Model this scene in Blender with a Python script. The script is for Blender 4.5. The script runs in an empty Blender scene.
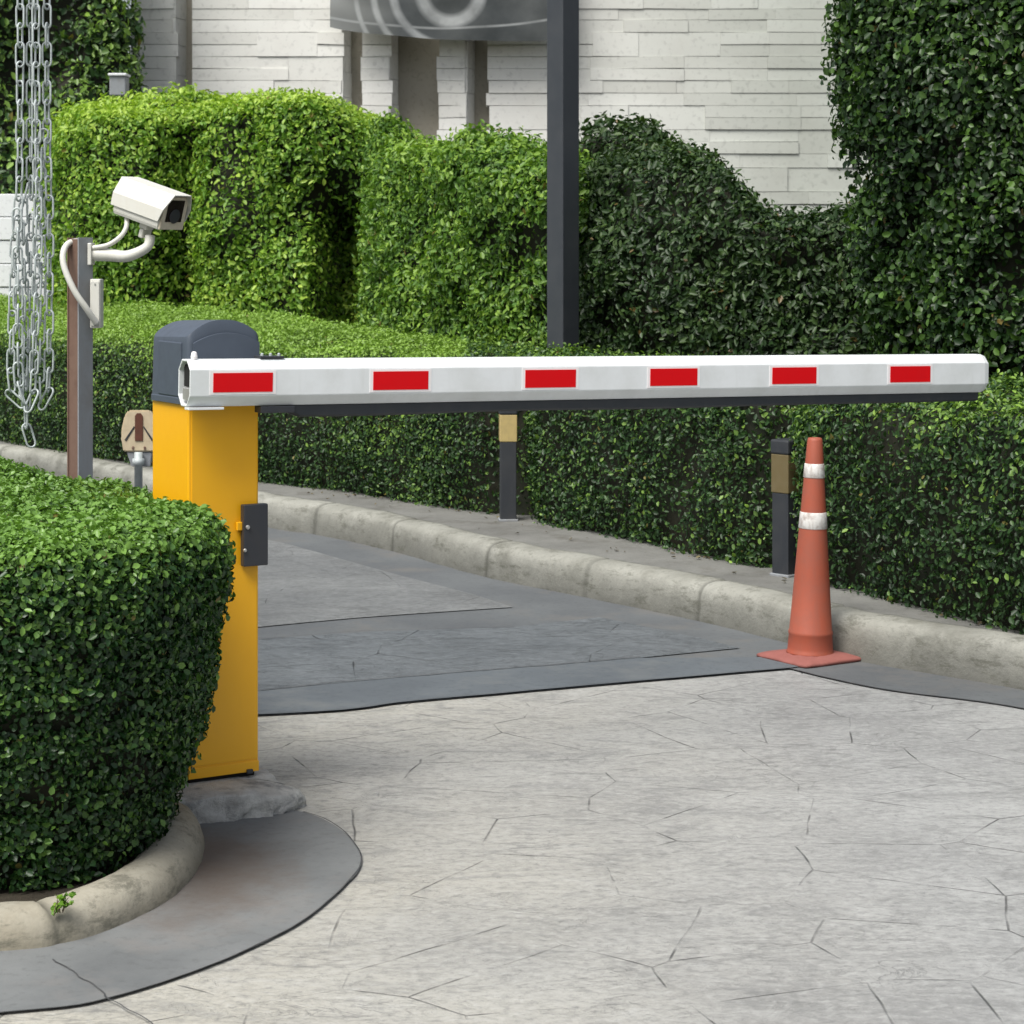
import bpy, bmesh, math, random
import numpy as np
from mathutils import Vector, Matrix, noise
random.seed(7); rng = np.random.default_rng(11)
S = bpy.context.scene
COL = S.collection
R = math.radians
F = 2200.0; HZ = 250.0; CZ = 1.5          # focal length in pixels, horizon row, eye height

def gp(px, py, z=0.0):                    # survey: a photo point on a level surface -> plan position
    Y = (CZ - z) * F / (py - HZ)
    return ((px - 512) / F * Y, Y)
def at(px, py, Y):
    return Vector(((px - 512) / F * Y, Y, CZ - (py - HZ) / F * Y))

# ------------------------------------------------------------------ materials
def new_mat(name):
    m = bpy.data.materials.new(name); m.use_nodes = True
    nt = m.node_tree
    b = nt.nodes['Principled BSDF']
    return m, nt, b
class NB:
    def __init__(s, nt): s.nt = nt; s.n = nt.nodes; s.l = nt.links; s._c = None
    def node(s, t, **kw):
        n = s.n.new(t)
        for k, v in kw.items(): setattr(n, k, v)
        return n
    def coord(s):
        if not s._c: s._c = s.node('ShaderNodeTexCoord')
        return s._c.outputs['Object']
    def mapv(s, scale=(1, 1, 1), loc=(0, 0, 0), rot=(0, 0, 0), vec=None):
        n = s.node('ShaderNodeMapping')
        n.inputs['Scale'].default_value = scale; n.inputs['Location'].default_value = loc; n.inputs['Rotation'].default_value = rot
        s.l.new(vec or s.coord(), n.inputs['Vector']); return n.outputs[0]
    def noise(s, scale, detail=4, rough=.55, vec=None, dist=0.0):
        n = s.node('ShaderNodeTexNoise'); n.inputs['Scale'].default_value = scale
        n.inputs['Detail'].default_value = detail; n.inputs['Roughness'].default_value = rough
        n.inputs['Distortion'].default_value = dist
        s.l.new(vec or s.coord(), n.inputs['Vector']); return n.outputs['Fac']
    def noisec(s, scale, detail=2, vec=None):
        n = s.node('ShaderNodeTexNoise'); n.inputs['Scale'].default_value = scale; n.inputs['Detail'].default_value = detail
        s.l.new(vec or s.coord(), n.inputs['Vector']); return n.outputs['Color']
    def ramp(s, fac, stops, interp='LINEAR'):
        n = s.node('ShaderNodeValToRGB'); cr = n.color_ramp; cr.interpolation = interp
        while len(cr.elements) < len(stops): cr.elements.new(.5)
        for e, (p, c) in zip(cr.elements, stops):
            e.position = p; e.color = (c, c, c, 1) if isinstance(c, (int, float)) else (*c, 1)
        s.l.new(fac, n.inputs[0]); return n.outputs[0]
    def mix(s, fac, a, b, mode='MIX'):
        n = s.node('ShaderNodeMix', data_type='RGBA', blend_type=mode)
        for i, v in ((0, fac), (6, a), (7, b)):
            if isinstance(v, (int, float)): n.inputs[i].default_value = v if i == 0 else (v, v, v, 1)
            elif isinstance(v, tuple): n.inputs[i].default_value = (*v, 1)
            else: s.l.new(v, n.inputs[i])
        return n.outputs[2]
    def math(s, op, a, b=0.0, c=None, clamp=False):
        n = s.node('ShaderNodeMath', operation=op, use_clamp=clamp)
        for i, v in enumerate((a, b, c)):
            if v is None: continue
            if isinstance(v, (int, float)): n.inputs[i].default_value = v
            else: s.l.new(v, n.inputs[i])
        return n.outputs[0]
    def sep(s, vec=None):
        n = s.node('ShaderNodeSeparateXYZ'); s.l.new(vec or s.coord(), n.inputs[0]); return n.outputs
    def attr(s, name):
        n = s.node('ShaderNodeAttribute', attribute_name=name); return n.outputs['Fac']
    def bump(s, h, strength=.3, dist=.01, normal=None):
        n = s.node('ShaderNodeBump'); n.inputs['Strength'].default_value = strength; n.inputs['Distance'].default_value = dist
        s.l.new(h, n.inputs['Height'])
        if normal: s.l.new(normal, n.inputs['Normal'])
        return n.outputs[0]
    def add(s, a, b): return s.math('ADD', a, b)

def painted(name, col, rough=.4, dirt=.25, dirtcol=None, scale=14, metallic=0.0, bump=.06, spec=.5):
    m, nt, b = new_mat(name); n = NB(nt)
    f = n.ramp(n.noise(scale, 6, .65), [(.42, 0), (.72, 1)])
    st = n.ramp(n.noise(1.0, 5, .6, n.mapv((scale * 3, scale * 3, scale * .35))), [(.5, 0), (.8, 1)])
    f = n.math('MULTIPLY', n.math('MAXIMUM', f, st), dirt)
    dc = dirtcol or tuple(c * .55 for c in col)
    nt.links.new(n.mix(f, col, dc), b.inputs['Base Color'])
    nt.links.new(n.math('ADD', n.math('MULTIPLY', n.noise(scale * 2, 4), .25), rough - .12), b.inputs['Roughness'])
    b.inputs['Metallic'].default_value = metallic
    b.inputs['Specular IOR Level'].default_value = spec
    nt.links.new(n.bump(n.noise(scale * 8, 3), bump, .003), b.inputs['Normal'])
    return m

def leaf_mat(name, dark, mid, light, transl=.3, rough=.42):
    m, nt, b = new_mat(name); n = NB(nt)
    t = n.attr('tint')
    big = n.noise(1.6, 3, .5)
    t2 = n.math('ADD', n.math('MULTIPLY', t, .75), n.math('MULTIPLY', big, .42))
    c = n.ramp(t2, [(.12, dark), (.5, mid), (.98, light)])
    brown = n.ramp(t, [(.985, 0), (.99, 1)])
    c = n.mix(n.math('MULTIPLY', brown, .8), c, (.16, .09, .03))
    nt.links.new(c, b.inputs['Base Color'])
    b.inputs['Roughness'].default_value = rough
    b.inputs['Specular IOR Level'].default_value = .45
    tr = n.node('ShaderNodeBsdfTranslucent')
    nt.links.new(n.mix(1.0, c, (1.1, 1.2, .55), 'MULTIPLY'), tr.inputs[0])
    mx = n.node('ShaderNodeMixShader'); mx.inputs[0].default_value = transl
    nt.links.new(b.outputs[0], mx.inputs[1]); nt.links.new(tr.outputs[0], mx.inputs[2])
    nt.links.new(mx.outputs[0], nt.nodes['Material Output'].inputs[0])
    return m

def stamped(name, c1, c2, crack=.12, warm=None, crackamt=.85, cell=2.7, bumpy=.5):
    """stamped slate-pattern concrete: mottled, streaked, with broken joint lines"""
    m, nt, b = new_mat(name); n = NB(nt)
    base = n.mix(n.ramp(n.noise(1.3, 5, .6), [(.35, 0), (.68, 1)]), c1, c2)
    if warm:
        s = n.sep()
        w = n.math('MULTIPLY', n.ramp(n.math('MULTIPLY_ADD', s[0], -.4, .62), [(.2, 0), (1, 1)]), n.ramp(n.noise(.9, 3), [(.3, .35), (.65, 1)]))
        base = n.mix(w, base, warm)
    # fine slate cleavage running across the drive
    sv = n.mapv((3.4, 6.2, 5), rot=(0, 0, R(-6)))
    slate = n.noise(1.0, 8, .72, sv, 1.3)
    base = n.mix(n.ramp(slate, [(.34, .6), (.5, 0)]), base, tuple(c * .55 for c in c1))
    base = n.mix(n.ramp(slate, [(.55, 0), (.75, .4)]), base, tuple(min(1, c * 1.3) for c in c1))
    rid = n.ramp(n.noise(1.0, 5, .6, n.mapv((1.6, 5, 3), (3, 5, 0), (0, 0, R(9)))), [(.485, 0), (.5, 1), (.515, 0)])
    rm = n.ramp(n.noise(2.2, 2, .5, n.mapv((1, 1, 1), (9, 1, 0))), [(.52, 0), (.6, .45)])
    base = n.mix(n.math('MULTIPLY', rid, rm), base, tuple(c * .35 for c in c1))
    fine = n.noise(1.0, 5, .7, n.mapv((36, 44, 30)))
    base = n.mix(n.ramp(fine, [(.34, .55), (.5, 0)]), base, tuple(c * .55 for c in c1))
    base = n.mix(n.ramp(fine, [(.52, 0), (.68, .35)]), base, tuple(min(1, c * 1.45) for c in c1))
    vein = n.ramp(n.noise(1.0, 6, .65, n.mapv((3.2, 6.5, 3), (1, 2, 0)), 1.2), [(.488, 0), (.497, 1), (.506, 0)])
    base = n.mix(n.math('MULTIPLY', vein, n.ramp(n.noise(3.1, 2), [(.5, 0), (.62, .55)])), base, tuple(c * .42 for c in c1))
    speck = n.ramp(n.noise(90, 2, .6), [(.3, .35), (.42, 0)])
    base = n.mix(speck, base, tuple(c * .5 for c in c1))
    # joint lines
    wob = n.node('ShaderNodeVectorMath', operation='MULTIPLY_ADD')
    nt.links.new(n.noisec(2.5, 2), wob.inputs[0]); wob.inputs[1].default_value = (.035, .035, 0); nt.links.new(n.coord(), wob.inputs[2])
    v = n.node('ShaderNodeTexVoronoi', feature='DISTANCE_TO_EDGE', voronoi_dimensions='2D'); v.inputs['Scale'].default_value = cell
    nt.links.new(wob.outputs[0], v.inputs['Vector'])
    line = n.ramp(v.outputs['Distance'], [(.003, 1), (.009, 0)])
    mask = n.ramp(n.noise(4.6, 2, .5, n.mapv((1, 1, 1), (4, 7, 0))), [(.45, 0.0), (.55, 1)])
    l2 = n.math('MULTIPLY', line, n.math('MAXIMUM', n.math('MULTIPLY', mask, n.ramp(n.noise(9, 2), [(.35, .25), (.6, 1)])), n.ramp(n.noise(5.5, 2), [(.48, 0), (.6, .22)])))
    lm = n.math('MULTIPLY', l2, crackamt)
    base = n.mix(lm, base, (crack, crack, crack))
    nt.links.new(base, b.inputs['Base Color'])
    nt.links.new(n.math('MULTIPLY_ADD', n.noise(6, 4), .3, .5), b.inputs['Roughness'])
    b.inputs['Specular IOR Level'].default_value = .35
    h = n.add(n.math('MULTIPLY', slate, 1.0), n.math('MULTIPLY', l2, -1.2))
    h = n.add(h, n.math('MULTIPLY', fine, .45))
    h = n.add(h, n.math('MULTIPLY', vein, -.3))
    nt.links.new(n.bump(h, bumpy, .014), b.inputs['Normal'])
    return m

def concrete(name, c1, c2, stain=None, scale=5, bumpy=.35, vstain=False, rough=.75, spots=None):
    m, nt, b = new_mat(name); n = NB(nt)
    base = n.mix(n.ramp(n.noise(scale * .6, 6, .62), [(.34, 0), (.68, 1)]), c1, c2)
    base = n.mix(n.ramp(n.noise(scale * 14, 3, .6), [(.32, .35), (.46, 0)]), base, tuple(c * .5 for c in c1))
    if stain:
        base = n.mix(n.ramp(n.noise(scale * .9, 5, .7, n.mapv(loc=(5, 3, 1))), [(.52, 0), (.72, .8)]), base, stain)
    if vstain:      # dirt creeping up from the foot, and dark joints
        s = n.sep()
        z = n.math('ADD', s[2], n.math('MULTIPLY', n.math('SUBTRACT', n.noise(5, 6, .75), .5), .16))
        base = n.mix(n.ramp(z, [(.0, .9), (.07, .5), (.14, 0)]), base, vstain)
        base = n.mix(n.math('MULTIPLY', n.attr('joint'), .8), base, (.06, .06, .05))
        base = n.mix(n.ramp(n.noise(7, 6, .8, n.mapv((1, 1, 3))), [(.52, 0), (.64, .6)]), base, (.085, .085, .065))
    if spots:
        s = n.node('ShaderNodeVectorMath', operation='DISTANCE'); nt.links.new(n.mapv((1, .55, 0)), s.inputs[0]); s.inputs[1].default_value = (spots[0], spots[1] * .55, 0)
        w = n.add(s.outputs['Value'], n.math('MULTIPLY', n.math('SUBTRACT', n.noise(7, 6, .7), .5), .35))
        base = n.mix(n.ramp(w, [(.02, .8), (.12, .6), (.26, 0)]), base, spots[2])
    nt.links.new(base, b.inputs['Base Color'])
    b.inputs['Roughness'].default_value = rough; b.inputs['Specular IOR Level'].default_value = .3
    h = n.add(n.noise(scale * 6, 6, .7), n.math('MULTIPLY', n.noise(scale * 30, 3), .3))
    nt.links.new(n.bump(h, bumpy, .008), b.inputs['Normal'])
    return m

M = {}
M['near_leaf'] = leaf_mat('near_leaf', (.008, .028, .009), (.026, .078, .018), (.19, .35, .065), .22, .36)
M['low_leaf'] = leaf_mat('low_leaf', (.012, .034, .011), (.040, .098, .024), (.27, .44, .07), .25, .42)
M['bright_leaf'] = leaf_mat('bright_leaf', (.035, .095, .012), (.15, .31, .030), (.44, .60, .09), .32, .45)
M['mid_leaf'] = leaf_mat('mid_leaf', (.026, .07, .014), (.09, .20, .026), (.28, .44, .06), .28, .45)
M['dark_leaf'] = leaf_mat('dark_leaf', (.009, .026, .007), (.023, .056, .013), (.075, .13, .033), .2, .45)  # darkened leaf colour stands in for shade on the right-hand shrubs
M['wall_leaf'] = leaf_mat('wall_leaf', (.006, .020, .006), (.019, .052, .011), (.10, .20, .032), .24, .4)  # shade over the right-edge hedge is put into this darker green
M['core'] = concrete('hedge_core', (.010, .016, .007), (.020, .018, .010), None, 6, .2)
M['twig'] = painted('twig_bark', (.09, .065, .04), .8, .5, (.03, .025, .02), 30)
M['yellow'] = painted('yellow_enamel', (.90, .455, .008), .34, .12, (.70, .31, .01), 7, bump=.03)
M['hood'] = painted('slate_plastic', (.070, .088, .118), .5, .3, (.045, .055, .07), 16)
M['white'] = painted('white_enamel', (.78, .81, .82), .36, .45, (.58, .60, .58), 9, bump=.03)
M['red'] = painted('red_reflective_film', (.68, .004, .008), .5, .15, (.55, .01, .015), 20, spec=.15)
M['filmwhite'] = painted('white_film_edge', (.90, .86, .86), .4, .1, None, 20)
M['rubber'] = painted('black_rubber', (.022, .027, .033), .6, .4, (.05, .05, .05), 20)
M['black'] = painted('black_plastic', (.030, .034, .042), .42, .3, (.055, .05, .045), 14)
M['opening_shade'] = painted('opening_shade_black', (.008, .008, .008), .9, .2)  # near-black colour carries the shade of openings and gaps
M['steel'] = painted('bare_steel', (.55, .55, .53), .35, .4, (.3, .27, .22), 30, metallic=.6)
M['galv'] = painted('galvanised_steel', (.50, .55, .55), .5, .45, (.22, .24, .24), 60, metallic=.15)
M['rust'] = painted('rusty_brown_steel', (.17, .105, .075), .75, .6, (.10, .05, .035), 12)
M['greysteel'] = painted('weathered_grey_steel', (.26, .28, .30), .6, .5, (.17, .15, .13), 9)
M['cctv'] = painted('off_white_housing', (.68, .675, .62), .42, .28, (.58, .54, .44), 16)
M['cctvface'] = painted('yellowed_bezel', (.62, .56, .44), .5, .4, (.45, .37, .26), 30)
M['glass'] = painted('dark_glass', (.02, .012, .014), .08, .1)
M['pole'] = painted('grey_blue_paint', (.036, .042, .050), .5, .4, (.065, .07, .075), 6)
M['boll'] = painted('charcoal_paint', (.024, .028, .034), .55, .4, (.06, .06, .06), 8)
M['gold'] = painted('faded_gold_band', (.48, .37, .15), .5, .5, (.25, .2, .1), 20)
M['golddark'] = painted('shaded_gold_band', (.13, .10, .042), .55, .5, (.16, .13, .07), 20)  # darker copy of the gold, with the shade put into its colour
M['cone'] = painted('faded_orange_plastic', (.35, .080, .042), .6, .75, (.27, .085, .055), 13)
M['conebase'] = painted('scuffed_pink_plastic', (.25, .085, .07), .85, .6, (.33, .12, .10), 25)
M['band'] = painted('worn_white_tape', (.70, .69, .66), .6, 1.0, (.30, .24, .21), 34)
M['beige'] = painted('beige_moulding', (.56, .47, .32), .6, .5, (.36, .28, .18), 30)
M['brown'] = painted('rusty_slot', (.11, .035, .018), .7, .5, (.04, .02, .01), 40)
M['pave'] = stamped('stamped_light', (.355, .36, .352), (.265, .268, .265), .06, (.47, .45, .385))
M['paveback'] = stamped('stamped_back', (.205, .213, .213), (.145, .152, .155), .07, None, .5)
M['pavedark'] = stamped('stamped_slate_blue', (.150, .165, .175), (.100, .112, .122), .03, None, .55, 2.0, .7)
M['bandc'] = concrete('smooth_dark_band', (.125, .142, .155), (.095, .108, .12), (.16, .17, .17), 3, .15)
M['gutter'] = concrete('gutter_concrete', (.135, .145, .150), (.10, .108, .115), (.16, .155, .145), 3, .2)
M['apron'] = concrete('apron_concrete', (.215, .225, .225), (.135, .143, .146), (.21, .20, .19), 3, .2, spots=(-.74, 5.25, (.115, .088, .070)))
M['joint'] = concrete('dirty_joint', (.05, .052, .055), (.13, .13, .13), None, 20, .3)
M['kerb'] = concrete('kerb_concrete', (.36, .36, .32), (.22, .22, .19), (.15, .15, .125), 4, .6, (.13, .13, .115))
M['kerbnear'] = concrete('near_kerb_concrete', (.56, .53, .44), (.45, .43, .36), (.38, .34, .26), 4, .4, (.22, .20, .15))
M['plinth'] = concrete('rough_concrete', (.66, .66, .62), (.40, .40, .39), (.11, .12, .125), 11, 1.0)
M['verge'] = concrete('verge_concrete', (.22, .22, .205), (.15, .15, .14), (.09, .085, .07), 5, .5)
M['soil'] = concrete('soil', (.055, .045, .032), (.03, .025, .018), (.08, .07, .05), 6, 1.0)
M['grassy'] = concrete('distant_ground', (.09, .10, .06), (.13, .13, .11), (.07, .08, .04), 1, .5)
M['stone'] = concrete('pale_stone', (.90, .90, .86), (.84, .84, .80), (.80, .79, .75), 1.2, .12)
M['render'] = concrete('taupe_render', (.33, .31, .26), (.29, .27, .22), None, 2, .1)
M['siding'] = concrete('white_siding', (.78, .80, .82), (.72, .74, .76), None, 2, .1)

# per-stone tone on the cladding
def stone_tone():
    nt = M['stone'].node_tree; n = NB(nt); b = nt.nodes['Principled BSDF']
    old = b.inputs['Base Color'].links[0].from_socket
    s = n.sep()
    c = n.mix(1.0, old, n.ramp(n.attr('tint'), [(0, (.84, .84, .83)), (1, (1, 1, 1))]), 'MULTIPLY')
    # shade painted into the stone colour, deepening toward the right end
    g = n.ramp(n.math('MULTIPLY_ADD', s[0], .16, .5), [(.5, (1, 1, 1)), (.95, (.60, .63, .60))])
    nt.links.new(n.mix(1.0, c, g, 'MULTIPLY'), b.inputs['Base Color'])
stone_tone()

def banner_mat():
    m, nt, b = new_mat('grey_banner_print'); n = NB(nt)
    s = n.sep()
    def ring(cx, cz, r, w, ax=1.0):
        dx = n.math('MULTIPLY', n.math('SUBTRACT', s[0], cx), ax); dz = n.math('SUBTRACT', s[2], cz)
        d = n.math('SQRT', n.add(n.math('MULTIPLY', dx, dx), n.math('MULTIPLY', dz, dz)))
        return n.ramp(n.math('ABSOLUTE', n.math('SUBTRACT', d, r)), [(w * .35, 1), (w, 0)])
    f = ring(-.60, 4.03, .285, .085)
    lm = n.ramp(n.math('MULTIPLY_ADD', s[0], -1.6, -.9), [(.1, 0), (.3, 1)])
    for r_, w_ in ((.52, .05), (.70, .04), (.86, .03)):
        f = n.math('MAXIMUM', f, n.math('MULTIPLY', ring(-.60, 4.03, r_, w_, .92), lm))
    hem = n.ramp(n.math('ABSOLUTE', n.math('SUBTRACT', n.math('ADD', s[2], n.math('MULTIPLY', n.math('MULTIPLY', n.math('ADD', s[0], .65), n.math('ADD', s[0], .65)), -.08)), 3.68)), [(.006, 1), (.016, 0)])
    f = n.math('MAXIMUM', f, n.math('MULTIPLY', hem, .8))
    f = n.math('MULTIPLY', f, n.ramp(n.noise(3, 4), [(.3, .3), (.65, .8)]))
    base = n.mix(n.ramp(n.noise(2.2, 5, .6), [(.35, 0), (.7, 1)]), (.038, .045, .047), (.085, .093, .093))
    left = n.ramp(n.math('MULTIPLY_ADD', s[0], -.5, .0), [(.55, 0), (.9, 1)])
    base = n.mix(n.math('MULTIPLY', left, .85), base, (.28, .29, .28))
    nt.links.new(n.mix(f, base, (.46, .48, .48)), b.inputs['Base Color']); b.inputs['Roughness'].default_value = .6
    return m
M['banner'] = banner_mat()

# ------------------------------------------------------------------ object helpers
def link(o, parent=None):
    COL.objects.link(o)
    if parent: o.parent = parent
    return o
def tag(o, label=None, cat=None, group=None, kind=None):
    if label: o['label'] = label
    if cat: o['category'] = cat
    if group: o['group'] = group
    if kind: o['kind'] = kind
    return o
def thing(name, loc, label, cat, group=None):
    o = bpy.data.objects.new(name, None); o.empty_display_size = .1; o.location = loc; link(o)
    return tag(o, label, cat, group)
def finish(name, bm, mat, parent=None, smooth=False, world=True):
    me = bpy.data.meshes.new(name)
    bmesh.ops.recalc_face_normals(bm, faces=bm.faces)
    if parent and world:
        bmesh.ops.translate(bm, verts=bm.verts, vec=-Vector(parent.location))
    bm.to_mesh(me); bm.free()
    if smooth:
        for p in me.polygons: p.use_smooth = True
    me.materials.append(M[mat])
    return link(bpy.data.objects.new(name, me), parent)
def pymesh(name, verts, faces, mat, parent=None, smooth=False):
    me = bpy.data.meshes.new(name)
    if parent: off = Vector(parent.location)
    else: off = Vector((0, 0, 0))
    me.from_pydata([tuple(Vector(v) - off) for v in verts], [], faces); me.validate(); me.update()
    if smooth:
        for p in me.polygons: p.use_smooth = True
    me.materials.append(M[mat])
    return link(bpy.data.objects.new(name, me), parent)
def frame(origin, ux, uy):                # matrix with columns ux, uy, up
    ux = Vector(ux).normalized(); uy = Vector(uy).normalized(); uz = ux.cross(uy)
    m = Matrix((ux, uy, uz)).transposed().to_4x4(); m.translation = Vector(origin); return m
def box(bm, lo, hi, mx=None, bevel=0, seg=2):
    r = bmesh.ops.create_cube(bm, size=1)
    vs = r['verts']
    c = [(a + b) / 2 for a, b in zip(lo, hi)]; d = [b - a for a, b in zip(lo, hi)]
    for v in vs: v.co = Vector((v.co.x * d[0] + c[0], v.co.y * d[1] + c[1], v.co.z * d[2] + c[2]))
    if bevel:
        es = list({e for v in vs for e in v.link_edges})
        nv = bmesh.ops.bevel(bm, geom=es, offset=bevel, segments=seg, affect='EDGES', profile=.5)
        vs = list({v for f in nv['faces'] for v in f.verts} | {v for v in vs if v.is_valid})
    if mx: bmesh.ops.transform(bm, matrix=mx, verts=vs)
    return vs
def lathe(bm, prof, n=32, mx=None, cap=True):
    rings = []
    for r, z in prof:
        rings.append([bm.verts.new((r * math.cos(2 * math.pi * i / n), r * math.sin(2 * math.pi * i / n), z)) for i in range(n)])
    for a, b in zip(rings, rings[1:]):
        for i in range(n): bm.faces.new((a[i], a[(i + 1) % n], b[(i + 1) % n], b[i]))
    if cap: bm.faces.new(rings[0]); bm.faces.new(rings[-1])
    if mx: bmesh.ops.transform(bm, matrix=mx, verts=[v for r in rings for v in r])
def tube(bm, pts, rad, n=10, closed=False):
    pts = [Vector(p) for p in pts]; rings = []; prev = None; N = len(pts)
    for i, p in enumerate(pts):
        t = ((pts[(i + 1) % N] - pts[i - 1]) if closed else (pts[min(i + 1, N - 1)] - pts[max(i - 1, 0)])).normalized()
        if prev is None: a = t.orthogonal().normalized()
        else: a = (prev - t * prev.dot(t)).normalized()
        prev = a; b = t.cross(a)
        rr = rad[i] if isinstance(rad, (list, tuple)) else rad
        rings.append([bm.verts.new(p + (a * math.cos(2 * math.pi * k / n) + b * math.sin(2 * math.pi * k / n)) * rr) for k in range(n)])
    for i in range(N if closed else N - 1):
        x, y = rings[i], rings[(i + 1) % N]
        for k in range(n): bm.faces.new((x[k], x[(k + 1) % n], y[(k + 1) % n], y[k]))
    if not closed: bm.faces.new(rings[0]); bm.faces.new(rings[-1])
def prism(bm, poly, mx, lo, hi):          # poly in local (y,z), extruded along local x from lo to hi
    a = [bm.verts.new(mx @ Vector((lo, y, z))) for y, z in poly]; b = [bm.verts.new(mx @ Vector((hi, y, z))) for y, z in poly]
    n = len(poly)
    for i in range(n): bm.faces.new((a[i], a[(i + 1) % n], b[(i + 1) % n], b[i]))
    bm.faces.new(a); bm.faces.new(b)
def crom(pts, step, closed=False):        # Catmull-Rom resample at even spacing
    P = [np.array(p, float) for p in pts]; out = []
    n = len(P); segs = n if closed else n - 1
    for i in range(segs):
        if closed: p0, p1, p2, p3 = P[i - 1], P[i], P[(i + 1) % n], P[(i + 2) % n]
        else: p0, p1, p2, p3 = P[max(i - 1, 0)], P[i], P[i + 1], P[min(i + 2, n - 1)]
        for k in range(24):
            t = k / 24
            out.append(.5 * ((2 * p1) + (p2 - p0) * t + (2 * p0 - 5 * p1 + 4 * p2 - p3) * t * t + (3 * p1 - p0 - 3 * p2 + p3) * t ** 3))
    out.append(P[0] if closed else P[-1]); out = np.array(out)
    d = np.r_[0, np.cumsum(np.linalg.norm(np.diff(out, axis=0), axis=1))]
    m = max(2, int(d[-1] / step)); s = np.linspace(0, d[-1], m + 1)
    res = np.stack([np.interp(s, d, out[:, k]) for k in range(out.shape[1])], 1)
    return res[:-1] if closed else res

# ------------------------------------------------------------------ ground sheets
def sheet(name, pts, z, mat, kind='structure'):
    bm = bmesh.new()
    vs = [bm.verts.new((p[0], p[1], z)) for p in pts]; f = bm.faces.new(vs); f.normal_update()
    bmesh.ops.triangulate(bm, faces=[f])
    for f in bm.faces:
        f.normal_update()
        if f.normal.z < 0: f.normal_flip()
    me = bpy.data.meshes.new(name); bm.to_mesh(me); bm.free(); me.materials.append(M[mat])
    o = link(bpy.data.objects.new(name, me))
    if kind: o['kind'] = kind
    return o
bm = bmesh.new(); g = 300
vs = [bm.verts.new(v) for v in ((-g, -g, -.012), (g, -g, -.012), (g, g, -.012), (-g, g, -.012))]; bm.faces.new(vs)
finish('ground', bm, 'grassy')['kind'] = 'structure'

kerb_line = crom([(-9.5, 19.5), (-6, 16.9), (-3.5, 15.0), (-2.57, 13.75), gp(263, 527), gp(314, 535), gp(388, 551), gp(486, 578), gp(584, 598), gp(694, 621),
                  gp(780, 642), gp(858, 662), gp(1024, 691), (2.35, 6.75), (3.3, 5.6), (4.4, 3.6), (5.0, 0), (5.2, -6)], .05)
def offset(line, d):
    t = np.gradient(line, axis=0); t /= np.linalg.norm(t, axis=1)[:, None]
    return line + np.stack([-t[:, 1], t[:, 0]], 1) * d
back_side = 1 if offset(kerb_line, 1)[150, 1] > kerb_line[150, 1] else -1

L = [tuple(p) for p in kerb_line]
def knear(x): return min(range(len(L)), key=lambda i: abs(L[i][0] - x) + (0 if L[i][1] > 5 else 9))
sheet('driveway', [(-9.5, -6)] + [(-9.5, 19.5)] + L, 0.0, 'pave')
# far part of the drive behind the bands, a greyer stamped concrete
fb = crom([gp(258, 629), gp(365, 619), gp(513, 609)], .2)
tri = [tuple(p) for p in fb] + [gp(474, 596), gp(396, 576), gp(290, 546), (-2.2, 12.6), (-3.6, 14.4), (-9.4, 18.8), (-9.4, 9.3), (-3.2, 9.0)]
band_front = crom([(-9.4, 6.0), (-3, 6.7), gp(258, 717), gp(416, 703), gp(640, 683), gp(790, 670)], .1)
gut_in = crom([gp(790, 670), gp(880, 690), gp(1024, 710), (2.05, 6.55), (2.95, 5.45), (4.1, 3.5), (4.7, 0), (4.9, -6)], .1)
k0 = knear(1.05)
# whole dark zone first (gutter colour), then the slate band and the rear stamped field above it
sheet('gutter', [tuple(p) for p in band_front] + [tuple(p) for p in gut_in[1:]] + [L[i] for i in range(len(L) - 1, -1, -1)] , .004, 'gutter')
sheet('road_band', [tuple(p) for p in band_front] + [gp(822, 665), gp(790, 659), gp(640, 660), gp(396, 680), gp(260, 693), (-3, 7.1), (-9.4, 6.5)], .008, 'bandc')
sheet('slate_band', [(-9.4, 6.503), (-3, 7.103), gp(260, 692.8), gp(396, 679.8), gp(640, 659.8), gp(740, 650), gp(700, 640), gp(600, 619), gp(513, 629), gp(365, 634), gp(260, 641), (-3, 8.2), (-9.4, 8.1)], .008, 'pavedark')
sheet('rear_driveway', tri, .008, 'paveback')
def strip(name, line, w, z, mat):
    a = offset(np.array(line), w / 2); b = offset(np.array(line), -w / 2); bm = bmesh.new()
    va = [bm.verts.new((*p, z)) for p in a]; vb = [bm.verts.new((*p, z)) for p in b]
    for i in range(len(va) - 1): bm.faces.new((va[i], vb[i], vb[i + 1], va[i + 1]))
    for f in bm.faces:
        f.normal_update()
        if f.normal.z < 0: f.normal_flip()
    me = bpy.data.meshes.new(name); bm.to_mesh(me); bm.free(); me.materials.append(M[mat])
    o = link(bpy.data.objects.new(name, me)); o['kind'] = 'structure'; return o
def wob(line, a=.006, s=6):
    return np.array([(p[0] + a * noise.noise((p[0] * s, p[1] * s, 1)), p[1] + a * noise.noise((p[0] * s, p[1] * s, 5))) for p in line])
strip('paving_joint', wob(crom([tuple(p) for p in band_front], .03)), .0045, .0115, 'joint')
strip('paving_joint', wob(crom([tuple(p) for p in gut_in], .03)), .006, .0065, 'joint')
strip('paving_joint', wob(crom([gp(262, 641), gp(365, 634), gp(513, 629)], .03), .02), .005, .0115, 'joint')
strip('paving_joint', wob(crom([gp(262, 693), gp(396, 680), gp(640, 660)], .03), .02), .005, .0118, 'joint')

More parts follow.
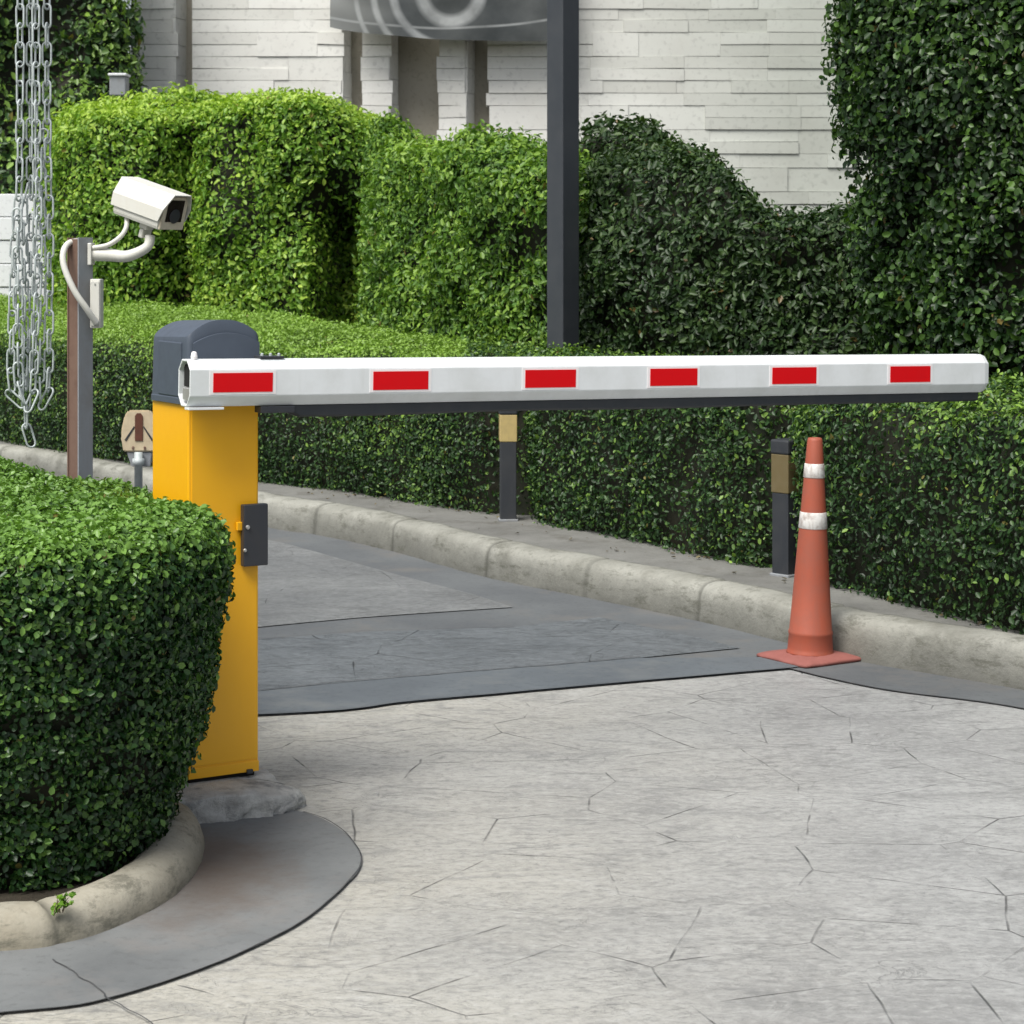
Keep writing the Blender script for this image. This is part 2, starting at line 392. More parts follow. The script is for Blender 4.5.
# island apron with its dark edge
ap = crom([(-3.2, 3.95), (-1.6, 4.17), gp(0, 1016), gp(110, 1001), gp(230, 960), gp(300, 925), gp(345, 888), gp(361, 866), gp(350, 840), gp(325, 822), gp(303, 814)], .03)
sheet('apron', [tuple(p) for p in ap] + [(-.75, 5.95), (-1.3, 6.0), (-3.2, 5.4)], .006, 'apron')
strip('paving_joint', wob(ap), .0035, .0075, 'joint')
strip('paving_joint', wob(crom([gp(55, 962), gp(95, 990), gp(150, 1030), gp(200, 1075)], .02), .02, 14), .0035, .0082, 'joint')

# kerbs
def kerb(name, line, prof, mat, joints, closed=False, side=1):
    line = np.array(line); n = len(line)
    t = (np.roll(line, -1, 0) - np.roll(line, 1, 0)) if closed else np.gradient(line, axis=0)
    t /= np.linalg.norm(t, axis=1)[:, None]; nrm = np.stack([-t[:, 1], t[:, 0]], 1) * side
    V = []; J = []
    c = np.array([sum(p[0] for p in prof) / len(prof), .0])
    for i in range(n):
        jd = min([np.linalg.norm(line[i] - np.array(j)) for j in joints] or [9])
        k = max(0, 1 - jd / .02)
        for d, z in prof:
            dd = d + (c[0] - d) * .07 * k; zz = z - (.008 * k if z > .02 else 0)
            q = line[i] + nrm[i] * dd
            w = noise.noise((q[0] * 5, q[1] * 5, z * 8)) * .007 + noise.noise((q[0] * 22, q[1] * 22, z * 30)) * .0028
            q = q + nrm[i] * w
            V.append((q[0], q[1], zz + (w * .6 if z > .02 else 0))); J.append(k)
    m = len(prof); Fs = []
    for i in range(n if closed else n - 1):
        a = i * m; b = ((i + 1) % n) * m
        for k in range(m - 1): Fs.append((a + k, b + k, b + k + 1, a + k + 1))
    o = pymesh(name, V, Fs, mat, None, True)
    at_ = o.data.attributes.new('joint', 'FLOAT', 'POINT'); at_.data.foreach_set('value', J)
    o['kind'] = 'structure'; return o
arc = crom(kerb_line, .018)
jp = [gp(314, 535), gp(391, 552), gp(486, 578), gp(586, 598), gp(697, 622), gp(815, 651), (1.62, 7.55), (2.2, 6.92), (2.75, 6.25), (-2.0, 12.9), (-2.7, 13.9), (-3.5, 15.0)]
arc = arc[(arc[:, 0] > -9) & (arc[:, 1] > -3)]
kerb('kerb', arc, [(-.004, -.02), (.0, .02), (.004, .075), (.010, .118), (.022, .141), (.042, .154), (.075, .160), (.115, .161), (.15, .158), (.16, .13), (.165, 0)], 'kerb', jp, side=back_side)
isl = [(-3.2, 4.40), (-2.2, 4.52), (-1.6, 4.60), (-1.092, 4.69), (-.95, 4.76), (-.83, 4.94), (-.765, 5.2), (-.768, 5.48), (-.82, 5.70), (-.93, 5.84), (-1.09, 5.98), (-1.17, 6.3), (-1.22, 6.8), (-1.35, 7.12), (-1.7, 7.22), (-3.2, 7.3)]
islc = crom(isl, .018)
kerb('island_kerb', islc, [(-.004, -.02), (0, .015), (.008, .04), (.022, .06), (.045, .074), (.075, .081), (.105, .079), (.125, .068), (.135, .04), (.14, 0)], 'kerbnear', [gp(60, 947)], side=1)
ins = offset(islc, .12)
sheet('island_soil', [tuple(p) for p in ins], .045, 'soil')
vb = offset(kerb_line, .155 * back_side)
sheet('planting_bed', [tuple(p) for p in offset(kerb_line, .3 * back_side)] + [(30, -6), (30, 40), (-30, 40), (-30, 19.8)], .135, 'soil')
# verge strip between kerb and hedge
vin = offset(kerb_line, .95 * back_side)
bm = bmesh.new()
A = [bm.verts.new((*p, .150 + .004 * noise.noise((p[0] * 4, p[1] * 4, 0)))) for p in vb]; B = [bm.verts.new((*p, .156)) for p in vin]
for i in range(len(A) - 1): bm.faces.new((A[i], A[i + 1], B[i + 1], B[i]))
finish('verge', bm, 'verge')['kind'] = 'structure'

# ------------------------------------------------------------------ hedges
def nearest_on(poly, p):
    best = None; bd = 1e9
    for a, b in zip(poly, poly[1:]):
        ab = b - a; t = max(0, min(1, np.dot(p - a, ab) / np.dot(ab, ab))); q = a + ab * t; d = np.linalg.norm(p - q)
        if d < bd: bd = d; best = q
    return best
def leaves(name, tris_v, tris_n, count, size, mat, parent, jitter, upbias=.5, wide=.28, spread=.75, seed=1, hole=0, topboost=.0, hamp=1.0, sideshade=.0):
    r = np.random.default_rng(seed)
    a, b, c = tris_v[:, 0], tris_v[:, 1], tris_v[:, 2]
    cr = np.cross(b - a, c - a); area = np.linalg.norm(cr, axis=1) / 2
    w = area.copy()
    if hole:
        ce = tris_v.mean(1); hn = np.array([noise.noise((p[0] * hole, p[1] * hole, p[2] * hole + seed)) for p in ce])
        w *= np.clip(1.0 + hn * hamp, .3, 1.5)
    w *= np.where(tris_n[:, 1] > .45, .12, 1.0)         # thinner on the side turned to the wall
    w *= np.where(tris_n[:, 2] < -.3, .3, 1.0)
    cc = tris_v.mean(1)                     # nobody near the photographer's spot can see beyond these
    w *= np.where((np.abs(cc[:, 0] / cc[:, 1]) < .40) & (cc[:, 2] < 1.7 + .2 * cc[:, 1]), 1.0, .12)
    idx = r.choice(len(w), count, p=w / w.sum())
    u = r.random(count); v = r.random(count); fl = u + v > 1; u[fl] = 1 - u[fl]; v[fl] = 1 - v[fl]
    P = a[idx] + (b - a)[idx] * u[:, None] + (c - a)[idx] * v[:, None]; N = tris_n[idx]
    depth = -np.abs(r.normal(0, jitter, count)) + jitter * .75 * (r.random(count) < .35) * r.random(count) * 2
    P = P + N * depth[:, None]
    nn = N * .9 + r.normal(0, spread * .6, (count, 3)) + np.array([0, 0, .25]); nn /= np.linalg.norm(nn, axis=1)[:, None]
    d = r.normal(0, .6, (count, 3)) + np.array([0, 0, upbias]) + N * .5
    d = d - nn * (d * nn).sum(1)[:, None]; d /= np.linalg.norm(d, axis=1)[:, None] + 1e-9
    s = np.cross(d, nn)
    sz = size * r.uniform(.45, 1.4, count); wd = sz * wide * r.uniform(.8, 1.2, count)
    e = lambda x: x[:, None]
    cup = sz * .10
    v0 = P - d * e(sz * .5)
    v1 = P - d * e(sz * .15) + s * e(wd) + nn * e(cup); v2 = P + d * e(sz * .22) + s * e(wd * .85) + nn * e(cup)
    v3 = P + d * e(sz * .5) - nn * e(cup * .5)
    v4 = P + d * e(sz * .22) - s * e(wd * .85) + nn * e(cup); v5 = P - d * e(sz * .15) - s * e(wd) + nn * e(cup)
    V = np.stack([v0, v1, v2, v3, v4, v5], 1).reshape(-1, 3) - np.array(parent.location)
    q = np.arange(count)[:, None] * 6
    Fi = np.concatenate([q + np.array([[0, 1, 2, 3]]), q + np.array([[0, 3, 4, 5]])], 1).reshape(-1)
    me = bpy.data.meshes.new(name)
    me.vertices.add(count * 6); me.vertices.foreach_set('co', V.astype(np.float32).ravel())
    me.loops.add(len(Fi)); me.loops.foreach_set('vertex_index', Fi.astype(np.int32))
    me.polygons.add(count * 2); me.polygons.foreach_set('loop_start', np.arange(0, len(Fi), 4, dtype=np.int32))
    me.polygons.foreach_set('loop_total', np.full(count * 2, 4, np.int32))
    me.update(); me.validate()
    tint = r.beta(2.0, 2.4, count) ; tint += np.clip(depth / jitter, -1.2, .8) * .16 + N[:, 2] * topboost * np.where(P[:, 0] < -.25, 1.45, .2) - sideshade * np.clip(1 - N[:, 2] * 1.6, 0, 1) * np.clip(.75 + P[:, 0] * .35, .55, 1.3)  # light and shade painted into tint: brighter tops at left, darker sides at right
    young = r.random(count) < .05; tint[young] += .3
    tint = np.clip(tint, 0, .97); tint[r.random(count) < .006] = 1.0
    at_ = me.attributes.new('tint', 'FLOAT', 'POINT'); at_.data.foreach_set('value', np.repeat(tint, 6).astype(np.float32))
    me.materials.append(M[mat])
    return link(bpy.data.objects.new(name, me), parent)

def hedge(name, label, cat, ring, medial, prof, size, count, mat, step=.12, amp=.03, freq=2.5, jitter=.025, warp=None,
          upbias=.5, wide=.28, spread=.75, seed=1, group=None, twigs=0, coreinset=.05, smooth_ring=True, rough=0.0, hole=3.0, topboost=.22, hamp=1.0, sideshade=.06):
    rg = crom(ring, step, True) if smooth_ring else np.array(ring)
    md = [np.array(p, float) for p in medial]
    mds = np.array([nearest_on(md, p) for p in rg]); n = len(rg)
    cen = rg.mean(0)
    t = thing(name, (cen[0], cen[1], prof[0][1]), label, cat, group)
    rows = []
    for ins_, z in prof:
        vec = mds - rg; dist = np.linalg.norm(vec, axis=1)
        k = np.ones(n) if ins_ is None else np.clip(ins_ / np.maximum(dist, .01), 0, .97)
        q = rg + vec * k[:, None]
        rows.append(np.c_[q, np.full(n, z)])
    # refine rows vertically
    fine = []
    for A_, B_ in zip(rows, rows[1:]):
        gap = np.linalg.norm(A_ - B_, axis=1).max(); m = max(1, int(gap / step))
        for k in range(m): fine.append(A_ + (B_ - A_) * (k / m))
    fine.append(rows[-1]); G = np.array(fine)           # rows x n x 3
    def disp(G, extra=0.0):
        m = G.shape[0]
        du = np.roll(G, -1, 1) - np.roll(G, 1, 1); dv = np.gradient(G, axis=0)
        nr = np.cross(du, dv); ln = np.linalg.norm(nr, axis=2, keepdims=True); nr = np.where(ln > 1e-8, nr / np.maximum(ln, 1e-8), [0, 0, 1.])
        if (nr[0, :, :2] * (G[0, :, :2] - mds)).sum() < 0: nr = -nr
        out = G.copy()
        for i in range(m):
            for j in range(n):
                p = G[i, j]
                w = noise.noise((p[0] * freq + seed, p[1] * freq, p[2] * freq)) * amp + noise.noise((p[0] * freq * 2.7, p[1] * freq * 2.7 + seed, p[2] * freq * 2.7)) * amp * .6
                if rough: w += noise.noise((p[0] * .9 + seed, p[1] * .9, p[2] * .7)) * rough
                out[i, j] = p + nr[i, j] * (w + extra)
        if warp:
            for i in range(m):
                for j in range(n): out[i, j] = warp(*out[i, j])
        return out
    def polys(m): return [(i * n + j, i * n + (j + 1) % n, (i + 1) * n + (j + 1) % n, (i + 1) * n + j) for i in range(m - 1) for j in range(n)]
    surf = disp(G); m = G.shape[0]
    Vv = surf.reshape(-1, 3); P = np.array(polys(m))
    T = np.concatenate([Vv[P[:, [0, 1, 2]]], Vv[P[:, [0, 2, 3]]]])
    nr = np.cross(T[:, 1] - T[:, 0], T[:, 2] - T[:, 0]); ln = np.linalg.norm(nr, axis=1)
    ok = ln > 1e-9; T = T[ok]; nr = nr[ok] / ln[ok][:, None]
    # orient outwards
    c3 = T.mean(1); out = c3[:, :2] - np.array([nearest_on(md, p) for p in c3[:, :2]])
    o3 = np.c_[out, np.where(c3[:, 2] > prof[-1][1] * .9, .6, 0)]
    sgn = np.sign((nr * o3).sum(1)); sgn[sgn == 0] = 1
    nr *= (1 if (sgn * ln[ok]).sum() > 0 else -1)
    core = disp(G, -coreinset)
    co = pymesh('dark_core', core.reshape(-1, 3), [tuple(map(int, p)) for p in P], 'core', t, True)  # solid shell, its dark colour stands in for the shaded hedge interior
    leaves('foliage', T, nr, count, size, mat, t, jitter, upbias, wide, spread, seed, hole, topboost, hamp, sideshade)
    return t

# clipped hedge on the island (foreground left)
def w_near(x, y, z):
    k = max(0, min(1, (y - 6.1) / .6)) * max(0, min(1, (-1.42 - x) / .2))
    if z > .5: z += (  .07 * k - .065 * max(0, min(1, (y - 6.1) / .5))) * (z - .5) / .3
    return (x, y, z)
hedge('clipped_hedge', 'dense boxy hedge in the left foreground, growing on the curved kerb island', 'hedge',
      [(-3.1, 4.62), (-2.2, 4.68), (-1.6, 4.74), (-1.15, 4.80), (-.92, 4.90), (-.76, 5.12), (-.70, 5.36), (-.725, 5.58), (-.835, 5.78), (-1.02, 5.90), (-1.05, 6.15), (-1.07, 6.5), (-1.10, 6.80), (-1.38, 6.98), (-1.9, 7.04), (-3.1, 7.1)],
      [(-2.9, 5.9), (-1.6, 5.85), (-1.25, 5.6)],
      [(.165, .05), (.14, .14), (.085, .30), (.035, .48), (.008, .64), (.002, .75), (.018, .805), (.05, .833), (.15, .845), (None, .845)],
      .0170, 200000, 'near_leaf', topboost=.34, sideshade=.17, hole=4, hamp=.45, step=.06, amp=.022, freq=5, jitter=.013, warp=w_near, upbias=.35, wide=.30, spread=1.0, seed=3, coreinset=.03)

# long low hedge following the kerb
low_front = [(-5.6, 18.0), (-4.4, 16.6), gp(30, 448, .155), gp(70, 455, .155), gp(260, 483, .155), gp(338, 492, .155), gp(435, 508, .155), gp(513, 520, .155), gp(640, 545, .155), gp(761, 572, .155), gp(839, 592, .155), gp(1024, 637, .155), (2.45, 6.75), (3.2, 5.7)]
lf = [np.array(p) for p in low_front]
low_front = [(x - .005, y - .01) for x, y in low_front]
low_back = [(3.9, 6.3), (3.0, 7.6), (2.1, 9.0), (1.35, 10.1), (.75, 11.0), (.2, 11.9), (-.5, 13.1), (-1.3, 14.9), (-2.2, 16.6), (-3.3, 18.3), (-5.6, 21.0)]
lfd = [np.array(p) for p in low_front]
BOL = [np.array(gp(508, 520, .155)), np.array(gp(787, 575, .155))]
def w_low(x, y, z):
    for b in BOL:                           # clipped back around the bollards
        d = math.hypot(x - b[0], y - b[1])
        if d < .19 or (d < .3 and y < b[1] + .05): x += .5 * max(0, .22 - d); y += .86 * max(0, .26 - d)
    q = nearest_on(lfd, np.array((x, y))); d = math.hypot(x - q[0], y - q[1])
    if z > .4: z += min(.22, max(0, d - .1) * .07) * (z - .4) / .53
    return (x, y, z)
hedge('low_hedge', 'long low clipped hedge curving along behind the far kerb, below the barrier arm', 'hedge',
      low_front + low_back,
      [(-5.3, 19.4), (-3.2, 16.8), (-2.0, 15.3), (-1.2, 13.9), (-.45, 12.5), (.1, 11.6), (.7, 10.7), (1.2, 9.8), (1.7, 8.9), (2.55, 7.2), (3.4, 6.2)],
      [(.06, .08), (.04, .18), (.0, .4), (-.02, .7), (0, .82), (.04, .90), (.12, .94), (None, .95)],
      .0225, 280000, 'low_leaf', topboost=.42, sideshade=.24, step=.12, amp=.035, freq=3, jitter=.026, warp=w_low, upbias=.5, wide=.27, spread=1.0, seed=5, coreinset=.05)

TB = [(.12, .08), (.03, .6), (0, 1.4)]
def tall(label, ring, medial, H, size, count, mat, seed, name='tall_hedge', **kw):
    prof = [(.1, .09), (.03, .7), (0, H * .6), (.0, H - .28), (.05, H - .12), (.16, H - .03), (.32, H), (None, H + .02)]
    a = dict(step=.16, amp=.10, freq=2.4, jitter=.05, rough=.16, hole=2.0, coreinset=.11, wide=.24, spread=.9)
    a.update(kw)
    return hedge(name, label, 'hedge', ring, medial, prof, size, count, mat, seed=seed, **a)
def w_groove(x, y, z):                    # vertical furrows where neighbouring bushes have grown together
    g_ = math.exp(-((x + 2.63) / .12) ** 2) * .42 + math.exp(-((x + 2.05) / .07) ** 2) * .16
    if z < 2.05: g_ += .95 * math.exp(-((x + 1.30) / .13) ** 2) * min(1, (2.05 - z) / .3)
    if y < 18.0: y += g_ * (1 if z < 2.5 else .4)
    if z > 1: z -= .17 * max(0, min(1, (x + 1.6) / .5)) * (z - 1) / 1.6
    return (x, y, z)
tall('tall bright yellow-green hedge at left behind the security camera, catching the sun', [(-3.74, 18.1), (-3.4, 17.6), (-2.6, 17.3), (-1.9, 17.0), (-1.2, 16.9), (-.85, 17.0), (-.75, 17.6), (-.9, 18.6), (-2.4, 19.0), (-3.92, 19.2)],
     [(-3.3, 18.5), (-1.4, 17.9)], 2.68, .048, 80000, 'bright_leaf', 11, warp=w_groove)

tall('dark olive shrub rising above the hedges just right of the pole', [(.38, 14.7), (.75, 14.2), (1.02, 14.3), (1.14, 14.8), (.9, 15.3), (.5, 15.2)],
     [(.65, 14.8), (.9, 14.8)], 2.32, .050, 9000, 'dark_leaf', 13, name='shrub', rough=.2)
def w_b(x, y, z):
    if z > 1: z += (z - 1) / 1.2 * (-.13 - .24 * x) + .13 * math.exp(-((x + .85) / .28) ** 2)
    return (x, y, z)
def w_c(x, y, z):                         # the dark hedge falls away towards the right
    k = max(0, min(1, (x - 1.10) / .24)); k = k * k * (3 - 2 * k)
    if z > .8: z -= .27 * k * (z - .8) / 1.2
    return (x, y, z)
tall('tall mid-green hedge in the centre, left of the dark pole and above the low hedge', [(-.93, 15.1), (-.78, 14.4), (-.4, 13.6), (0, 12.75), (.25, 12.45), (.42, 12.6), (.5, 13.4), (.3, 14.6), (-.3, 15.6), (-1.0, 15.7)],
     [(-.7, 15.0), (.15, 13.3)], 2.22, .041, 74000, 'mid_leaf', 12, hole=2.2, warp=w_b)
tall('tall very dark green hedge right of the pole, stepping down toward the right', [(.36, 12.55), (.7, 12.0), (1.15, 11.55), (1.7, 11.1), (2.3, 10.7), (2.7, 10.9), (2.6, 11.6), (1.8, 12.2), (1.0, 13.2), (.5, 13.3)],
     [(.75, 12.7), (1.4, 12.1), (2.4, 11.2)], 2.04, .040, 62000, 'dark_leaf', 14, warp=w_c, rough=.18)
def w_lean(x, y, z): return (x + .07 - .10 * max(0, z - .9), y, z)
tall('very tall dark green leafy hedge filling the right edge of the picture', [(1.64, 9.95), (1.85, 9.55), (2.4, 9.1), (3.2, 8.4), (3.9, 7.9), (4.6, 8.3), (4.2, 9.4), (3.0, 10.4), (2.1, 10.6), (1.68, 10.4)],
     [(2.1, 10.1), (3.0, 9.4), (4.1, 8.5)], 3.3, .036, 120000, 'wall_leaf', 15, warp=w_lean, wide=.3, rough=.10)
tall('dark tall tree foliage behind the hanging chains, top left corner', [(-8, 22.5), (-6.2, 20.8), (-5.3, 20.4), (-4.5, 20.5), (-3.75, 20.7), (-3.55, 21.2), (-3.8, 21.8), (-5.5, 22.4), (-7.5, 23.2)],
     [(-7, 22.2), (-4.3, 21.2)], 5.2, .075, 44000, 'low_leaf', 16, name='tree_foliage', rough=.35, amp=.16)  # a tree built as a foliage block only, its hidden trunk left out

# ------------------------------------------------------------------ stone building
YW = 22.0
wx = lambda px: (px - 512) / F * YW
bt = thing('building', (0, YW, 0), 'white building clad in long split-face stone slabs, behind the hedges', 'building')
openings = [(wx(176), wx(193)), (wx(343), wx(362)), (wx(390), wx(438)), (wx(467), wx(488))]
bm = bmesh.new(); tl = bm.verts.layers.float.new('tint')
xs = [wx(132)] + [v for o in openings for v in o] + [7.5]
spans = [(xs[i], xs[i + 1]) for i in range(0, len(xs), 2)]
r = random.Random(4)
z = 0.0
while z < 5.2:
    h = r.choice([.11, .125, .125, .14, .24])
    if z + h > 5.4: break
    for a, b_ in spans:
        x = a + r.uniform(-.02, .02) * (a > -3)
        while x < b_ - .02:
            ln_ = r.uniform(.45, 1.15); x2 = x + ln_
            if x2 > b_ - .25: x2 = b_ + r.uniform(-.03, .03)
            pr = r.uniform(0, .018); t_ = r.random()
            if h > .2 and r.random() < .6: rows_ = [(z, z + h * .5), (z + h * .5, z + h)]
            else: rows_ = [(z, z + h)]
            for z0, z1 in rows_:
                if len(rows_) > 1: pr = r.uniform(0, .02); t_ = r.random()
                tilt = r.uniform(-.004, .004)
                vs = box(bm, (x + .0006, YW - .05 - pr, z0 + .0022), (x2 - .0006, YW + .19, z1 - .0022))
                for v in vs:
                    v[tl] = t_
                    if v.co.y < YW: v.co.y += r.uniform(-.0015, .0015); v.co.z += tilt * (1 if v.co.x > (x + x2) / 2 else -1)
            x = x2
    z += h
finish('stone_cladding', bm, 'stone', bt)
for (a, b_) in openings:                  # splayed side returns of the piers, in the same stone
    bm = bmesh.new(); tl = bm.verts.layers.float.new('tint'); z = 0
    while z < 5.3:
        h = r.choice([.25, .27, .3])
        e = r.uniform(-.004, .006)
        for v in box(bm, (0, 0, z + .002), (.32, .30, z + h - .002)):
            x_, y_ = v.co.x, v.co.y
            v.co.x = a - .02 + (e + .105 if (x_ > .1 and y_ > .1) else (e + .02 if x_ > .1 else -.1)); v.co.y = YW - .045 + y_
            v[tl] = r.random() * .15
        z += h
    finish('pier_return', bm, 'stone', bt)
bm = bmesh.new()
box(bm, (wx(132) + .05, YW + .20, 0), (7.5, YW + 1.2, 5.35))
finish('rendered_wall', bm, 'render', bt)
bm = bmesh.new()
box(bm, (wx(132), YW - .15, 5.42), (7.6, YW + 1.3, 5.6), bevel=.02)
finish('parapet', bm, 'render', bt)

# banner hung on the wall
bm = bmesh.new(); nx, nz = 60, 26
grid = []
for j in range(nz + 1):
    row = []
    for i in range(nx + 1):
        u = i / nx; v = j / nz
        px = 330 + 240 * u; x = (px - 512) / F * 21.6
        zb = 1.5 + (HZ - (27 + 14 * math.sin(min(1, u * 1.02) ** .8 * math.pi * .62))) / F * 21.6
        zz = zb + (4.9 - zb) * v
        y = 21.6 + .025 * math.sin(u * 17 + v * 4) * (1 - v * .5) + .03 * noise.noise((u * 5, v * 5, 0))
        row.append(bm.verts.new((x, y, zz)))
    grid.append(row)
for j in range(nz):
    for i in range(nx): bm.faces.new((grid[j][i], grid[j][i + 1], grid[j + 1][i + 1], grid[j + 1][i]))
tag(finish('banner', bm, 'banner', None, True), 'grey cloth banner with pale curved swirls hung on the stone wall', 'banner')

# pale slatted wall glimpsed at far left and small utility box by the tree
bm = bmesh.new()
for k in range(9): box(bm, (-9, 20.0 - .01 * (k % 2), .1 + k * .213), (wx(16) + .75, 20.12, .1 + k * .213 + .205), bevel=.006, seg=1)
box(bm, (-9, 20.06, .08), (wx(16) + .71, 20.3, 2.0))
tag(finish('garden_wall', bm, 'siding'), 'low pale wall with horizontal grooves glimpsed behind the chains', 'wall')
ub = thing('utility_box', (at(119, 90, 20.3).x, 20.3, 0), 'small grey box glimpsed over the bright hedge beside the white building', 'box')
bm = bmesh.new(); p = ub.location
box(bm, (p.x - .075, 20.22, 2.92), (p.x + .075, 20.42, 3.10), bevel=.01); finish('casing', bm, 'greysteel', ub)
bm = bmesh.new(); box(bm, (p.x - .085, 20.2, 3.10), (p.x + .085, 20.44, 3.125), bevel=.008); finish('lid', bm, 'siding', ub)
bm = bmesh.new(); tube(bm, [(p.x, 20.32, .1), (p.x, 20.32, 2.9)], .03, 8); finish('post', bm, 'greysteel', ub)

# ------------------------------------------------------------------ dark pole
pp = at(563, 300, 12.15)
pt = thing('pole', (pp.x, pp.y, .1), 'tall dark grey square steel pole standing among the hedges in the centre', 'pole')
mx = Matrix.Translation((pp.x, pp.y, .1)) @ Matrix.Rotation(R(43), 4, 'Z')
bm = bmesh.new(); box(bm, (-.064, -.064, 0), (.064, .064, 4.6), mx, bevel=.006); finish('shaft', bm, 'pole', pt)
bm = bmesh.new(); box(bm, (-.13, -.13, 0), (.13, .13, .015), mx, bevel=.004)
finish('base_plate', bm, 'greysteel', pt)

# ------------------------------------------------------------------ bollards
def bollard(px, py, half, rot, label, goldmat, g0=.345, g1=.505):
    x, y = gp(px, py, .155)
    t = thing('bollard', (x, y, .152), label, 'bollard', 'black and gold bollards on the verge')
    mx = Matrix.Translation((x, y, .152)) @ Matrix.Rotation(R(rot), 4, 'Z')
    bm = bmesh.new(); box(bm, (-half, -half, .0), (half, half, g0), mx, bevel=.004); finish('shaft', bm, 'boll', t)
    bm = bmesh.new(); h2 = half + .003; box(bm, (-h2, -h2, g0), (h2, h2, g1), mx, bevel=.004); finish('gold_band', bm, goldmat, t)
    bm = bmesh.new(); h3 = half + .006; box(bm, (-h3, -h3, g1), (h3, h3, g1 + .06), mx, bevel=.008); finish('cap', bm, 'boll', t)
    bm = bmesh.new(); h4 = half + .008; box(bm, (-h4, -h4, -.002), (h4, h4, .012), mx, bevel=.004); finish('foot', bm, 'greysteel', t)
bollard(508, 520, .040, 4, 'slim black bollard with a gold band under the middle of the arm', 'gold', .395, .53)
bollard(787, 575, .044, 42, 'black bollard with a shaded gold band standing just behind the traffic cone', 'golddark')

# ------------------------------------------------------------------ traffic cone
cx, cy = gp(810, 660)
ct = thing('traffic_cone', (cx, cy, .006), 'tall faded orange traffic cone with two worn white bands, at the kerb', 'traffic cone')
mx = Matrix.Translation((cx, cy, .008)) @ Matrix.Rotation(R(1.3), 4, 'Y')
rad = lambda z: .083 - (z - .03) / .775 * .056
prof = [(.087, .018), (.0865, .024), (.083, .030)] + [(rad(z), z) for z in (.04, .085)] + [(rad(.09) + .0025, .09), (rad(.1) + .0025, .1), (rad(.105), .105), (rad(.3), .3), (rad(.5), .5), (rad(.7), .7), (rad(.795), .795), (.024, .805), (.018, .806), (.017, .76)]
bm = bmesh.new(); lathe(bm, prof, 48, mx); finish('cone_body', bm, 'cone', ct, True)
for z0, z1 in ((.475, .535), (.66, .712)):
    bm = bmesh.new()
    lathe(bm, [(rad(z0) + .0005, z0), (rad(z0) + .002, z0 + .002), (rad(z1) + .002, z1 - .002), (rad(z1) + .0005, z1)], 48, mx); finish('reflective_band', bm, 'band', ct, True)
bm = bmesh.new()
mb = Matrix.Translation((cx, cy, .006)) @ Matrix.Rotation(R(33), 4, 'Z')
ri = []
for half, zz in ((.143, 0), (.144, .008), (.139, .013), (.095, .023), (.06, .024)):
    ring_ = []
    for k in range(48):
        a = 2 * math.pi * k / 48; c_, s_ = math.cos(a), math.sin(a); m_ = (abs(c_) ** 18 + abs(s_) ** 18) ** (-1 / 18)
        if half < .1: m_ = 1 + (m_ - 1) * .5
        ring_.append(bm.verts.new(mb @ Vector((half * m_ * c_, half * m_ * s_, zz + .003 * noise.noise((c_ * 3, s_ * 3, zz * 50))))))
    ri.append(ring_)
for a, b_ in zip(ri, ri[1:]):
    for k in range(48): bm.faces.new((a[k], a[(k + 1) % 48], b_[(k + 1) % 48], b_[k]))
bm.faces.new(ri[0]); bm.faces.new(ri[-1])
finish('base', bm, 'conebase', ct, True)

# ------------------------------------------------------------------ barrier gate
U = Vector((.857, .515, 0)).normalized(); V_ = Vector((-U.y, U.x, 0)); NF = -V_
FL = Vector((-.866, 5.88, 0))
bt = thing('barrier_gate', (FL + U * .103 + V_ * .128 + Vector((0, 0, .07))), 'yellow barrier cabinet with slate hood and a white arm striped in red', 'barrier')
CM = frame(FL, U, V_)                     # local x along the arm, y to the back, z up
def B(name, lo, hi, mat, bevel=.002, seg=2):
    bm = bmesh.new(); box(bm, lo, hi, CM, bevel, seg); return finish(name, bm, mat, bt)
B('cabinet', (0, 0, .086), (.206, .256, 1.088), 'yellow', .006, 3)
B('plinth_gap_shade', (.008, .010, .068), (.198, .246, .086), 'opening_shade', .001)
bm = bmesh.new()
box(bm, (.0, -.0035, .084), (.206, .02, .112), CM, .0015)
finish('bottom_lip', bm, 'yellow', bt)
# door on front, proud
bm = bmesh.new(); box(bm, (.010, -.0022, .118), (.200, .004, 1.082), CM, .001); dr = finish('door', bm, 'yellow', bt)
bm = bmesh.new(); box(bm, (.168, -.010, .080), (.186, 0, .092), CM, .002); finish('latch', bm, 'black', bt)
# black control plate on the right edge with two screws and a keyhole tab
sb = None
bm = bmesh.new(); box(bm, (.150, -.028, .645), (.222, -.0045, .812), CM, .003)
cp = finish('control_box', bm, 'black', bt)
def bolt(c, r_, h, parent_mat='steel', name='bolt', axis='y', parent=None):
    bm = bmesh.new()
    lathe(bm, [(r_ * .6, 0), (r_, h * .2), (r_, h * .8), (r_ * .7, h)], 10, CM @ Matrix.Translation(c) @ Matrix.Rotation(R(90), 4, 'X') if axis == 'y' else CM @ Matrix.Translation(c))
    return finish(name, bm, parent_mat, bt)
bolt((.160, -.028, .752), .006, .006); bolt((.152, -.028, .690), .005, .006)
bm = bmesh.new(); box(bm, (.136, -.016, .742), (.152, -.0045, .765), CM, .002); finish('bracket', bm, 'yellow', bt)
